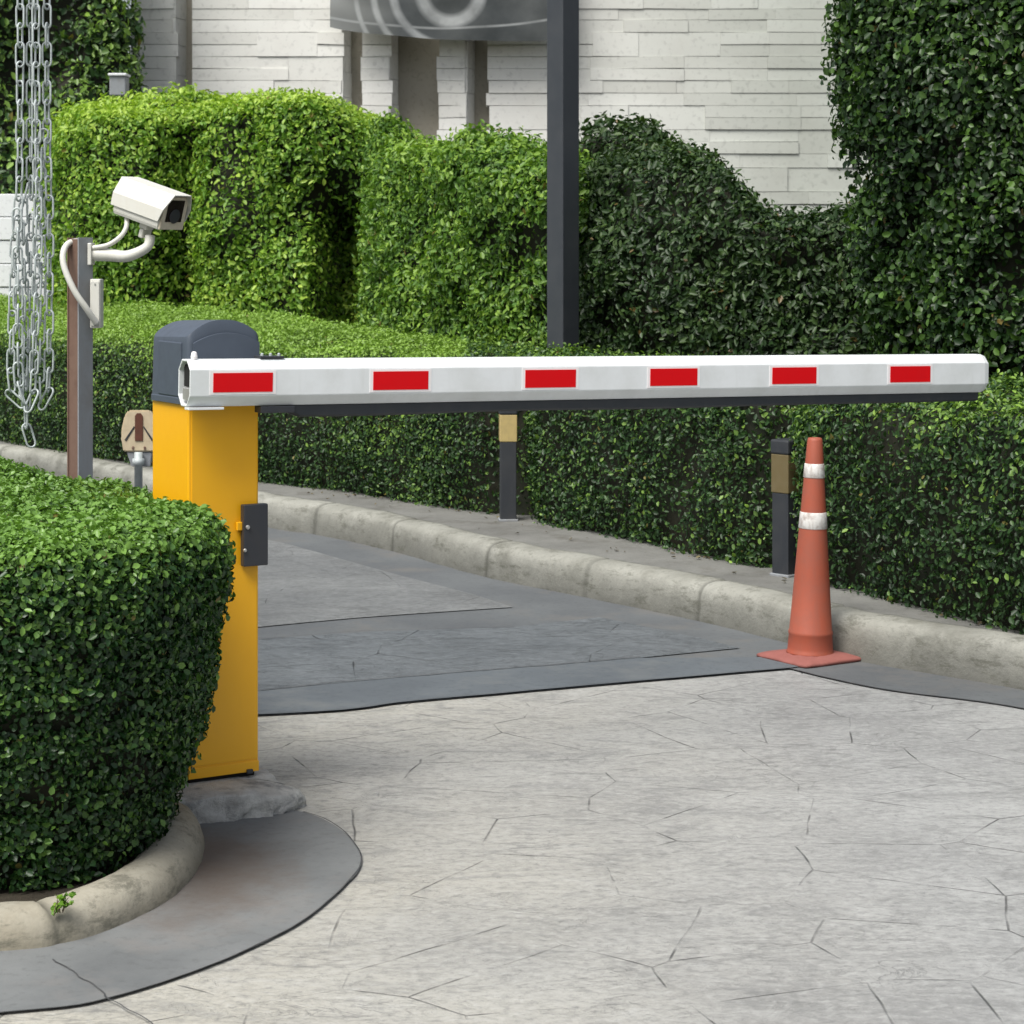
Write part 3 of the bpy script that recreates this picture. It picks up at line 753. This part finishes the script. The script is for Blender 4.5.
# hood
def hood_top(a, b):
    u = (a / .206 - .5) * 2
    return 1.262 + .042 * (1 - abs(u) ** 2.3) + .008 * (1 - b / .256)
base = []
x0, x1, y0, y1 = -.007, .212, -.008, .262
for (cxn, cyn, sx, sy, r_) in ((x0, y0, 1, 1, .014), (x1, y0, -1, 1, .016), (x1, y1, -1, -1, .03), (x0, y1, 1, -1, .03)):
    ccx, ccy = cxn + sx * r_, cyn + sy * r_
    a0 = {(1, 1): 180, (-1, 1): 270, (-1, -1): 0, (1, -1): 90}[(sx, sy)]
    kk = 4
    for k in range(kk + 1): base.append((ccx + r_ * math.cos(R(a0 + 90 * k / kk)), ccy + r_ * math.sin(R(a0 + 90 * k / kk))))
dense = []
for (a, b_) in zip(base, base[1:] + base[:1]):
    n_ = max(1, int(math.dist(a, b_) / .012))
    for k in range(n_): dense.append((a[0] + (b_[0] - a[0]) * k / n_, a[1] + (b_[1] - a[1]) * k / n_))
bm = bmesh.new(); rows = []
cxm, cym = .104, .128
for f, s in ((0, 1.0), (.0, 1.018), (.09, 1.018), (.10, 1.0), (.5, .985), (.85, .975), (.965, .97), (1, .955), (1, .9), (1, .7), (1, .45), (1, .2), (1, .02)):
    rw = []
    for a, b_ in dense:
        aa = cxm + (a - cxm) * s; bb = cym + (b_ - cym) * s
        zt = hood_top(aa, bb); rw.append(bm.verts.new(CM @ Vector((aa, bb, 1.086 + (zt - 1.086) * f))))
    rows.append(rw)
N = len(dense)
for a, b_ in zip(rows, rows[1:]):
    for k in range(N): bm.faces.new((a[k], a[(k + 1) % N], b_[(k + 1) % N], b_[k]))
bm.faces.new(rows[-1])
hd = finish('hood', bm, 'hood', bt, True); hd.data.set_sharp_from_angle(angle=R(28))
# raised arched front panel of the hood, and side rib
bm = bmesh.new(); pts = []
for k in range(17):
    a = .012 + (.204 - .012) * k / 16; pts.append((a, 1.250 + .026 * (1 - ((k / 16 - .5) * 2) ** 2)))
fr = [bm.verts.new(CM @ Vector((a, -.0105, zz))) for a, zz in pts] ; bk = [bm.verts.new(CM @ Vector((a, .012, zz + .004))) for a, zz in pts]
fb_ = [bm.verts.new(CM @ Vector((a, -.0125, 1.09))) for a, zz in pts]
for k in range(16): bm.faces.new((fr[k], fr[k + 1], bk[k + 1], bk[k])); bm.faces.new((fb_[k], fb_[k + 1], fr[k + 1], fr[k]))
e0 = bm.verts.new(CM @ Vector((.012, .012, 1.09))); e1 = bm.verts.new(CM @ Vector((.204, .012, 1.09)))
bm.faces.new((fb_[0], fr[0], bk[0], e0)); bm.faces.new((fb_[-1], fr[-1], bk[-1], e1))
finish('hood_panel', bm, 'hood', bt)
bm = bmesh.new(); box(bm, (-.0095, .03, 1.105), (.002, .19, 1.252), CM, .003); finish('hood_rib', bm, 'hood', bt)
# arm
A0 = FL + NF * .074 - U * .042; A0.z = 1.150
LEN = 2.81; drop = .055
AX = (U * LEN + Vector((0, 0, -drop))).normalized()
AM = frame(A0, AX, V_)                    # local x along arm, -y toward the camera side
oc = [(-.040, -.034), (-.040, .036), (-.018, .0625), (.018, .0625), (.040, .036), (.040, -.034), (.018, -.0625), (-.018, -.0625)]
bm = bmesh.new()
def ringv(x, s, inner=1.0): return [bm.verts.new(AM @ Vector((x, y * s, z * s))) for y, z in oc]
stn = [(0, .90)] + [(0, 1.0)] + [(LEN * k / 40, 1.0) for k in range(1, 40)] + [(LEN - .02, 1.0), (LEN, .90)]
rs = [ringv(x, s) for x, s in stn]
deep = ringv(.12, .88)
for a, b_ in zip(rs[1:], rs[2:]):
    for k in range(8): bm.faces.new((a[k], a[(k + 1) % 8], b_[(k + 1) % 8], b_[k]))
for a, b_ in ((rs[0], rs[1]), (deep, rs[0])):
    for k in range(8): bm.faces.new((a[k], a[(k + 1) % 8], b_[(k + 1) % 8], b_[k]))
bm.faces.new(deep); bm.faces.new(rs[-1])
arm = finish('arm', bm, 'white', bt)
bv = arm.modifiers.new('bevel', 'BEVEL'); bv.width = .003; bv.segments = 2; bv.limit_method = 'ANGLE'; bv.angle_limit = R(20)
def AB(name, lo, hi, mat, bevel=.002, parent=None):
    bm = bmesh.new(); box(bm, lo, hi, AM, bevel); o = finish(name, bm, mat, bt)
    return o
bm = bmesh.new(); box(bm, (.012, -.031, -.01), (.10, .031, .048), AM, .002); finish('end_shade_block', bm, 'opening_shade', bt)  # solid black block painting the shade inside the open arm end
bm = bmesh.new(); box(bm, (.004, -.030, -.045), (.05, .02, -.012), AM, .003); finish('end_fitting', bm, 'steel', bt)
# red stickers with white borders
face0 = A0 + NF * .040
def tpos(px):
    k = (px - 512) / F; return (k * face0.y - face0.x) / (AX.x - AX.y * k)
for i, (a, b_) in enumerate(((213, 272.5), (373, 428), (525, 575.5), (650, 697), (772, 816), (890, 930))):
    t0, t1 = tpos(a), tpos(b_)
    o = AB('reflective_strip', (t0 - .010, -.0412, -.030), (t1 + .010, -.0395, .033), 'filmwhite', 0)
    bm = bmesh.new(); box(bm, (t0, -.0424, -.024), (t1, -.0405, .027), AM, 0)
    f_ = finish('red_film', bm, 'red', bt); 
    f_.parent = o; f_.matrix_parent_inverse = Matrix()
    # o sits at the thing's origin, so the same local coordinates hold
# lower lip, black rubber bumper, clamps
AB('lower_lip', (.0, -.036, -.070), (.10, -.006, -.0635), 'white', .001)
bm = bmesh.new(); n_ = 60; prev = None; T0 = tpos(290); T1 = LEN - .03
for k in range(n_ + 1):
    x = T0 + (T1 - T0) * k / n_
    sag = .004 * math.sin(k / n_ * math.pi * 5) * (1 - k / n_) + .006 * (1 - k / n_)
    w_ = .020; zt, zb = -.0635, -.091 - sag * .6
    if k == 0: zb = -.080
    cur = [bm.verts.new(AM @ Vector((x, y, z))) for y, z in ((-w_, zt), (-w_ * .95, zb + .006), (-w_ * .5, zb), (w_ * .5, zb), (w_, zt))]
    if prev:
        for q in range(5): bm.faces.new((prev[q], prev[(q + 1) % 5], cur[(q + 1) % 5], cur[q]))
    else: bm.faces.new(cur)
    prev = cur
bm.faces.new(prev); finish('rubber_bumper', bm, 'rubber', bt)
tc0, tc1 = tpos(263), tpos(287)
AB('clamp', (tc0, -.022, .0632), (tc1, .022, .070), 'black', .001)
for k in (.15, .5, .85):
    x = tc0 + (tc1 - tc0) * k
    bm = bmesh.new(); lathe(bm, [(.0045, 0), (.0045, .007), (.002, .009)], 8, AM @ Matrix.Translation((x, -.008, .069)))
    finish('bolt', bm, 'galv', bt)
AB('clamp', (tc0, -.030, -.082), (tc1 + .03, .012, -.0640), 'black', .002)
bm = bmesh.new(); lathe(bm, [(.008, 0), (.009, .008), (.007, .018), (.004, .021)], 12, AM @ Matrix.Translation((.022, -.012, .062))); finish('bolt', bm, 'filmwhite', bt)
# pivot shaft joining cabinet and arm
bm = bmesh.new(); lathe(bm, [(.032, 0), (.032, .045)], 20, AM @ Matrix.Translation((.13, .075, -.01)) @ Matrix.Rotation(R(90), 4, 'X')); finish('pivot_shaft', bm, 'steel', bt)
B('pivot_plate', (.03, -.0165, 1.10), (.16, -.0095, 1.19), 'steel', .002)

# rough plinth below the cabinet
bm = bmesh.new()
ring0 = crom([gp(165, 832), gp(200, 826), gp(250, 822), gp(285, 815), gp(303, 806), (-.60, 5.95), (-.665, 6.06), (-.74, 6.2), (-.86, 6.28), (-1.0, 6.25), (-1.08, 6.1), (-.97, 5.78)], .012, True)
cen = ring0.mean(0); rr = []
for s, zz in ((1.0, -.01), (1.0, .008), (1.0, .018), (.998, .028), (.995, .038), (.99, .050), (.975, .066), (.95, .070), (.7, .072), (.35, .072), (.02, .072)):
    row = []
    for i, p in enumerate(ring0):
        q = cen + (p - cen) * s
        if s > .8:
            w = noise.noise((q[0] * 14, q[1] * 14, zz * 20)) * .022 + noise.noise((q[0] * 45, q[1] * 45, zz * 60)) * .014
            q = q + (p - cen) / np.linalg.norm(p - cen) * w
        slope = 1 - max(0, (q[0] + .70)) / .17 * .45
        nz_ = noise.noise((q[0] * 20, q[1] * 20, 3)) * .004 if s > .8 else 0
        row.append(bm.verts.new((q[0], q[1], zz * (slope if zz > 0 else 1) + nz_)))
    rr.append(row)
N = len(ring0)
for a, b_ in zip(rr, rr[1:]):
    for k in range(N): bm.faces.new((a[k], a[(k + 1) % N], b_[(k + 1) % N], b_[k]))
bm.faces.new(rr[-1])
tag(finish('concrete_plinth', bm, 'plinth', None, True), 'low rough chipped concrete base under the yellow barrier cabinet', 'plinth')

# ------------------------------------------------------------------ camera post, camera
YP = 8.0
P0 = at(80, 300, YP)
pt = thing('camera_post', (P0.x, P0.y, 0), 'weathered steel beam post, brown on its left side, carrying the security camera', 'post')
mx = Matrix.Translation((P0.x, P0.y, 0)) @ Matrix.Rotation(R(-38), 4, 'Z') @ Matrix.Diagonal((.84, .84, 1, 1))
bm = bmesh.new(); box(bm, (-.038, -.040, 0), (-.030, .04, 1.545), mx, .001); finish('flange', bm, 'rust', pt)
bm = bmesh.new(); box(bm, (-.0295, -.004, 0), (.0295, .004, 1.543), mx); box(bm, (.030, -.040, 0), (.038, .04, 1.545), mx, .001); finish('web', bm, 'greysteel', pt)
bm = bmesh.new(); box(bm, (-.030, -.036, 0), (.030, -.028, 1.540), mx, .001); fp = finish('face_plate', bm, 'rust', pt)
bm = bmesh.new(); box(bm, (-.08, -.08, 0), (.08, .08, .012), mx, .003); finish('base_plate', bm, 'rust', pt)
bm = bmesh.new(); j0 = at(97, 279, YP - .01); j1 = at(97, 328, YP - .01)
box(bm, (j0.x - .022, YP - .03, j1.z), (j0.x + .016, YP + .035, j0.z), None, .004)
jb = thing('junction_box', (j0.x, YP, j1.z), 'flat off-white junction box fixed to the camera post', 'box')
finish('casing', bm, 'cctv', jb)
bm = bmesh.new(); box(bm, (j0.x - .018, YP - .034, j1.z + .008), (j0.x + .012, YP - .0305, j0.z - .008), None, .001); finish('lid', bm, 'cctv', jb)
for zz in (j1.z + .018, j0.z - .018):
    bm = bmesh.new(); lathe(bm, [(.0035, 0), (.003, .003)], 8, Matrix.Translation((j0.x - .003, YP - .034, zz)) @ Matrix.Rotation(R(90), 4, 'X')); finish('screw', bm, 'steel', jb)

cam_c = at(152, 204, YP - .02)
sc = thing('security_camera', tuple(at(94, 253, YP)), 'off-white box security camera on a curved bracket, angled down to the right', 'security camera')
ax = Vector((.80, -.54, -.27)).normalized(); side = ax.cross(Vector((0, 0, 1))).normalized(); up = side.cross(ax)
# local x along axis (front), y = left side, z = up
HM = Matrix((ax, -side, up)).transposed().to_4x4(); HM = HM @ Matrix.Diagonal((.90, 1.22, 1.22, 1)); HM.translation = cam_c
def HB(name, poly, lo, hi, mat, bev=.002):
    bm = bmesh.new(); prism(bm, poly, HM, lo, hi)
    if bev: bmesh.ops.bevel(bm, geom=list(bm.edges), offset=bev, segments=2, affect='EDGES')
    return finish(name, bm, mat, sc)
HB('housing', [(-.048, -.056), (-.053, -.045), (-.053, .012), (-.044, .030), (.044, .030), (.053, .012), (.053, -.045), (.048, -.056)], -.135, .118, 'cctv')
# sun shield: chamfered inverted U, front edge raked
sh = [(-.060, -.030), (-.060, .008), (-.036, .056), (.036, .056), (.060, .008), (.060, -.030)]
bm = bmesh.new()
out = []; inn = []
for x, s in ((-.145, 0), (.150, 1)):
    o_ = []; i_ = []
    for y, z in sh:
        rake = 0 if not s else (-.030 if z < 0 else (-.012 if z < .03 else .006))
        o_.append(bm.verts.new(HM @ Vector((x + rake, y, z)))); i_.append(bm.verts.new(HM @ Vector((x + rake, y * .955, z - (.0026 if z > 0 else 0)))))
    out.append(o_); inn.append(i_)
for k in range(5):
    bm.faces.new((out[0][k], out[0][k + 1], out[1][k + 1], out[1][k])); bm.faces.new((inn[0][k], inn[0][k + 1], inn[1][k + 1], inn[1][k]))
    bm.faces.new((out[1][k], out[1][k + 1], inn[1][k + 1], inn[1][k])); 
    bm.faces.new((out[0][k], out[0][k + 1], inn[0][k + 1], inn[0][k]))
for k in (0, 5): bm.faces.new((out[0][k], out[1][k], inn[1][k], inn[0][k]))
bm.faces.new(out[0])
finish('sun_shield', bm, 'cctv', sc)
HB('bezel', [(-.050, -.054), (-.050, .030), (-.036, .046), (.036, .046), (.050, .030), (.050, -.054)], .1185, .128, 'cctvface', .0015)
HB('window', [(-.034, -.030), (-.034, .036), (.034, .036), (.034, -.030)], .1265, .1305, 'glass', .001)
bm = bmesh.new(); lathe(bm, [(.02, 0), (.022, .003), (.016, .004)], 20, HM @ Matrix.Translation((.1302, 0, -.012)) @ Matrix.Rotation(R(90), 4, 'Y')); finish('lens', bm, 'black', sc)
# bracket: horizontal arm, knuckle
bm = bmesh.new(); a = at(92, 254, YP); b_ = at(128, 256, YP - .03); c_ = at(147, 247, YP - .03); d_ = at(150, 236, YP - .02)
tube(bm, crom([tuple(a), tuple(b_), tuple(c_), tuple(d_)], .01), [.022] * 3 + [.020] * 200, 14) if False else None
path = crom([tuple(a), tuple((a + b_) / 2), tuple(b_), tuple(c_), tuple(d_)], .01)
tube(bm, [tuple(p) for p in path], [.026 - .008 * min(1, i / len(path) * 1.3) for i in range(len(path))], 14)
finish('bracket', bm, 'cctv', sc, True)
bm = bmesh.new(); box(bm, (-.026, -.016, -.078), (.018, .016, -.056), HM, .004); box(bm, (-.016, -.020, -.105), (.006, .020, -.078), HM, .004)
finish('knuckle', bm, 'cctv', sc)
bm = bmesh.new(); mmx = frame(a, (0, 1, 0), (-1, 0, 0)); box(bm, (-.035, -.004, -.04), (.035, .010, .04), mmx, .003); finish('wall_plate', bm, 'cctv', sc)
bm = bmesh.new()
cp_ = [at(92, 248, YP - .02), at(108, 245, YP - .03), at(120, 237, YP - .03), at(126, 228, YP - .02), at(127, 218, YP)]
tube(bm, [tuple(p) for p in crom([tuple(p) for p in cp_], .008)], .009, 10)
cp_ = [at(90, 243, YP + .02), at(72, 242, YP - .01), at(64, 250, YP - .05), at(64, 266, YP - .07), at(74, 290, YP - .08), at(86, 308, YP - .07), at(97, 324, YP - .04)]
finish('conduit', bm, 'cctv', sc, True)
bm = bmesh.new(); tube(bm, [tuple(p) for p in crom([tuple(p) for p in cp_], .008)], .0115, 10); finish('cable', bm, 'cctv', sc, True)

# ------------------------------------------------------------------ beige fixture on a pipe
YF = 8.6; fc = at(139, 434, YF)
ft = thing('garden_fixture', (fc.x, YF, 0), 'beige hooded fixture with a brown slot, on a short pipe behind the yellow cabinet', 'fixture')
s_ = YF / F
fm = Matrix.Translation(fc)
def front(poly, y0, y1, name, mat, bev=.003):
    bm = bmesh.new(); lo = [bm.verts.new((fc.x + x * s_, YF + y0, fc.z - y * s_)) for x, y in poly]; hi = [bm.verts.new((fc.x + x * s_ * .9, YF + y1, fc.z - y * s_ * .9)) for x, y in poly]
    n = len(poly)
    for i in range(n): bm.faces.new((lo[i], lo[(i + 1) % n], hi[(i + 1) % n], hi[i]))
    bm.faces.new(lo); bm.faces.new(hi)
    if bev: bmesh.ops.bevel(bm, geom=list(bm.edges), offset=bev, segments=2, affect='EDGES')
    return finish(name, bm, mat, ft)
front([(-11, -24), (11, -24), (15, -18), (18, -4), (18, 5), (16, 18), (-16, 18), (-18, 5), (-18, -4), (-15, -18)], 0, .09, 'housing', 'beige', .006)
front([(-4, -18), (-2, -21), (2, -21), (4, -18), (4, 7), (-4, 7)], -.004, .01, 'slot', 'brown', .001)
front([(-5, -8), (-4.3, -7), (-13, 7), (-14.5, 6)], -.003, .004, 'groove', 'black', 0)
front([(5, -8), (14.5, 6), (13, 7), (4.3, -7)], -.003, .004, 'groove', 'black', 0)
for sx in (-6, 6): front([(sx - 1, 13), (sx + 1, 13), (sx + 1, 15.5), (sx - 1, 15.5)], -.004, .003, 'screw', 'rust', 0)
front([(-13, 18.3), (13, 18.3), (11, 33), (-8, 33)], .008, .08, 'bottom_box', 'greysteel', .003)
bm = bmesh.new(); lathe(bm, [(.016, 0), (.016, fc.z - .12), (.024, fc.z - .118), (.024, fc.z - .095), (.016, fc.z - .093), (.016, fc.z - .07)], 16, Matrix.Translation((fc.x, YF - .012, 0))); finish('pipe', bm, 'galv', ft, True)

# ------------------------------------------------------------------ hanging chains
def chain(path_px, Y, label, dz=0, seed=0, gx=1.0):
    r = random.Random(seed)
    pts = [at(x, y, Y + dy) for x, y, dy in path_px]
    t = None
    P = crom([tuple(p) for p in pts], .004)
    d = np.r_[0, np.cumsum(np.linalg.norm(np.diff(P, axis=0), axis=1))]
    pitch = .061; L_, W_, wr = .078, .0140, .0035
    bm = bmesh.new(); k = 0; s = pitch / 2; tw0 = r.uniform(-.5, .5)
    while s < d[-1]:
        c = Vector([np.interp(s, d, P[:, q]) for q in range(3)])
        c2 = Vector([np.interp(min(s + .02, d[-1]), d, P[:, q]) for q in range(3)]); c1 = Vector([np.interp(max(s - .02, 0), d, P[:, q]) for q in range(3)])
        tt = (c2 - c1).normalized()
        a = Vector((0, -1, 0)) ; a = (a - tt * a.dot(tt)).normalized(); b = tt.cross(a)
        ang = tw0 + (math.pi / 2 if k % 2 else 0) + r.uniform(-.25, .25)
        w = b * math.cos(ang) + a * math.sin(ang)
        loop = []
        hl = L_ / 2 - W_
        for q in range(7): th = math.pi * q / 6; loop.append(c + tt * (hl + W_ * math.sin(th)) * 1 + w * W_ * math.cos(th))
        for q in range(7): th = math.pi * q / 6; loop.append(c - tt * (hl + W_ * math.sin(th)) - w * W_ * math.cos(th))
        tube(bm, loop, wr, 7, True)
        s += pitch; k += 1
    o = finish('hanging_chain', bm, 'galv', None, True)
    return tag(o, label, 'chain', 'chains hanging at the left edge')
chain([(20, -70, 0), (20, 100, 0), (19, 190, .0), (14, 260, 0), (12, 330, 0), (11, 375, 0), (16, 400, 0), (22, 385, 0), (24, 300, .02), (23, 215, .02), (26, 192, .03)], 7.0, 'galvanised chain hanging leftmost in the bundle and looped back up at its foot', seed=1)
chain([(31, -70, .03), (31, 120, .03), (31, 220, .03), (29, 330, .03), (26, 415, .03), (29, 436, .03)], 7.0, 'galvanised chain hanging straight down the middle with its tail lowest of all', seed=2)
chain([(36, -70, -.02), (36, 100, -.02), (38, 220, -.02), (35, 330, -.02), (33, 385, -.02), (29, 405, -.03), (19, 380, -.03), (18, 290, -.03), (17, 215, -.03)], 7.0, 'galvanised chain close against the middle one, looped back up to the left', seed=3)
chain([(47, -70, .01), (47, 120, .01), (49, 220, .01), (49, 340, .01), (48, 385, .01), (44, 402, .01), (40, 385, .01), (41, 260, .01), (42, 150, .01), (45, 135, .01)], 7.0, 'galvanised chain hanging rightmost, nearest the camera post', seed=4)

# ------------------------------------------------------------------ weeds and litter
def tuft(px, py, z, label, h, n, seed):
    x, y = gp(px, py, z); r = random.Random(seed)
    t = thing('weed', (x, y, z), label, 'weed')
    bm = bmesh.new(); V = []; T = []; Nn = []
    for _ in range(n):
        a = r.uniform(0, 6.28); l_ = h * r.uniform(.5, 1.1); d = Vector((math.cos(a) * .5, math.sin(a) * .5, 1)).normalized()
        p = Vector((x + r.gauss(0, .012), y + r.gauss(0, .012), z)); q = p + d * l_
        tube(bm, [p, (p + q) / 2 + Vector((0, 0, .006)), q], [.0016, .0012, .0006], 4)
        for f_ in (.35, .55, .75, .95):
            c = p + (q - p) * f_; e = Vector((r.gauss(0, .006), r.gauss(0, .006), r.gauss(0, .006)))
            T.append([tuple(c + e), tuple(c + e + Vector((.004, 0, 0))), tuple(c + e + Vector((0, .004, .004)))]); Nn.append((r.gauss(0, .5), -.6, .8))
    finish('stem', bm, 'twig', t)
    Nn = np.array(Nn); Nn /= np.linalg.norm(Nn, axis=1)[:, None]
    leaves('foliage', np.array(T), Nn, n * 9, .016, 'bright_leaf', t, .003, seed=seed)
tuft(58, 912, .07, 'small bright weed sprouting over the near kerb', .036, 7, 1)
tuft(108, 474, .1, 'scruffy weed at the foot of the low hedge left of the beige fixture', .07, 9, 2) if False else None

# fallen leaves along the verge
r = np.random.default_rng(9); T = []; Nn = []
o = bpy.data.objects.new('tmp', None)
sel = vb[(vb[:, 1] > 6) & (vb[:, 1] < 15)]; s2 = offset(kerb_line, .50 * back_side)[(vb[:, 1] > 6) & (vb[:, 1] < 15)]
for _ in range(200):
    i = r.integers(len(sel)); f_ = 1 - r.random() ** 1.8 * .8; p = sel[i] + (s2[i] - sel[i]) * f_
    T.append([(p[0], p[1], .160), (p[0] + .02, p[1], .160), (p[0], p[1] + .02, .160)]); Nn.append((0, 0, 1))
M['litter'] = leaf_mat('litter_leaf', (.05, .04, .02), (.11, .085, .04), (.20, .17, .08), .1, .7)
lt = leaves('fallen_leaves', np.array(T, float), np.array(Nn, float), 200, .02, 'litter', o, .003, 0, .3, .5, 5)
lt.parent = None; bpy.data.objects.remove(o); lt['kind'] = 'stuff'; lt['label'] = 'brown fallen leaves scattered on the verge below the low hedge'; lt['category'] = 'leaf litter'

# ------------------------------------------------------------------ light, sky, camera
sd = Vector((-.38, -.52, 1.0)).normalized()
W = bpy.data.worlds.new('World'); S.world = W; W.use_nodes = True
nt = W.node_tree; bg = nt.nodes['Background']
sky = nt.nodes.new('ShaderNodeTexSky'); sky.sky_type = 'NISHITA'; sky.sun_disc = False
sky.sun_elevation = math.asin(sd.z); sky.sun_rotation = math.atan2(sd.x, sd.y)
sky.air_density = 1.0; sky.dust_density = 4.0; sky.ozone_density = 1.0
hs = nt.nodes.new('ShaderNodeHueSaturation'); hs.inputs['Saturation'].default_value = .45
nt.links.new(sky.outputs[0], hs.inputs['Color']); nt.links.new(hs.outputs[0], bg.inputs[0]); bg.inputs[1].default_value = .15
sl = bpy.data.lights.new('sun', 'SUN'); sl.energy = 3.6; sl.angle = R(32); sl.color = (1, .975, .92)
so = bpy.data.objects.new('sun', sl); COL.objects.link(so); so.rotation_euler = (-sd).to_track_quat('-Z', 'Y').to_euler(); so.location = (-5, 0, 10)
cd = bpy.data.cameras.new('camera'); cd.sensor_width = 36; cd.lens = F / 1024 * 36; cd.shift_y = -(512 - HZ) / 1024
cd.clip_start = .1; cd.clip_end = 800
co = bpy.data.objects.new('camera', cd); COL.objects.link(co); co.location = (0, 0, CZ); co.rotation_euler = (R(90), 0, 0)
cd.dof.use_dof = True; cd.dof.focus_distance = 6.3; cd.dof.aperture_fstop = 14
S.camera = co
S.cycles.max_bounces = 4; S.cycles.diffuse_bounces = 2; S.cycles.transmission_bounces = 3; S.cycles.caustics_reflective = False; S.cycles.caustics_refractive = False
S.view_settings.view_transform = 'Standard'; S.view_settings.look = 'None'; S.view_settings.exposure = 0
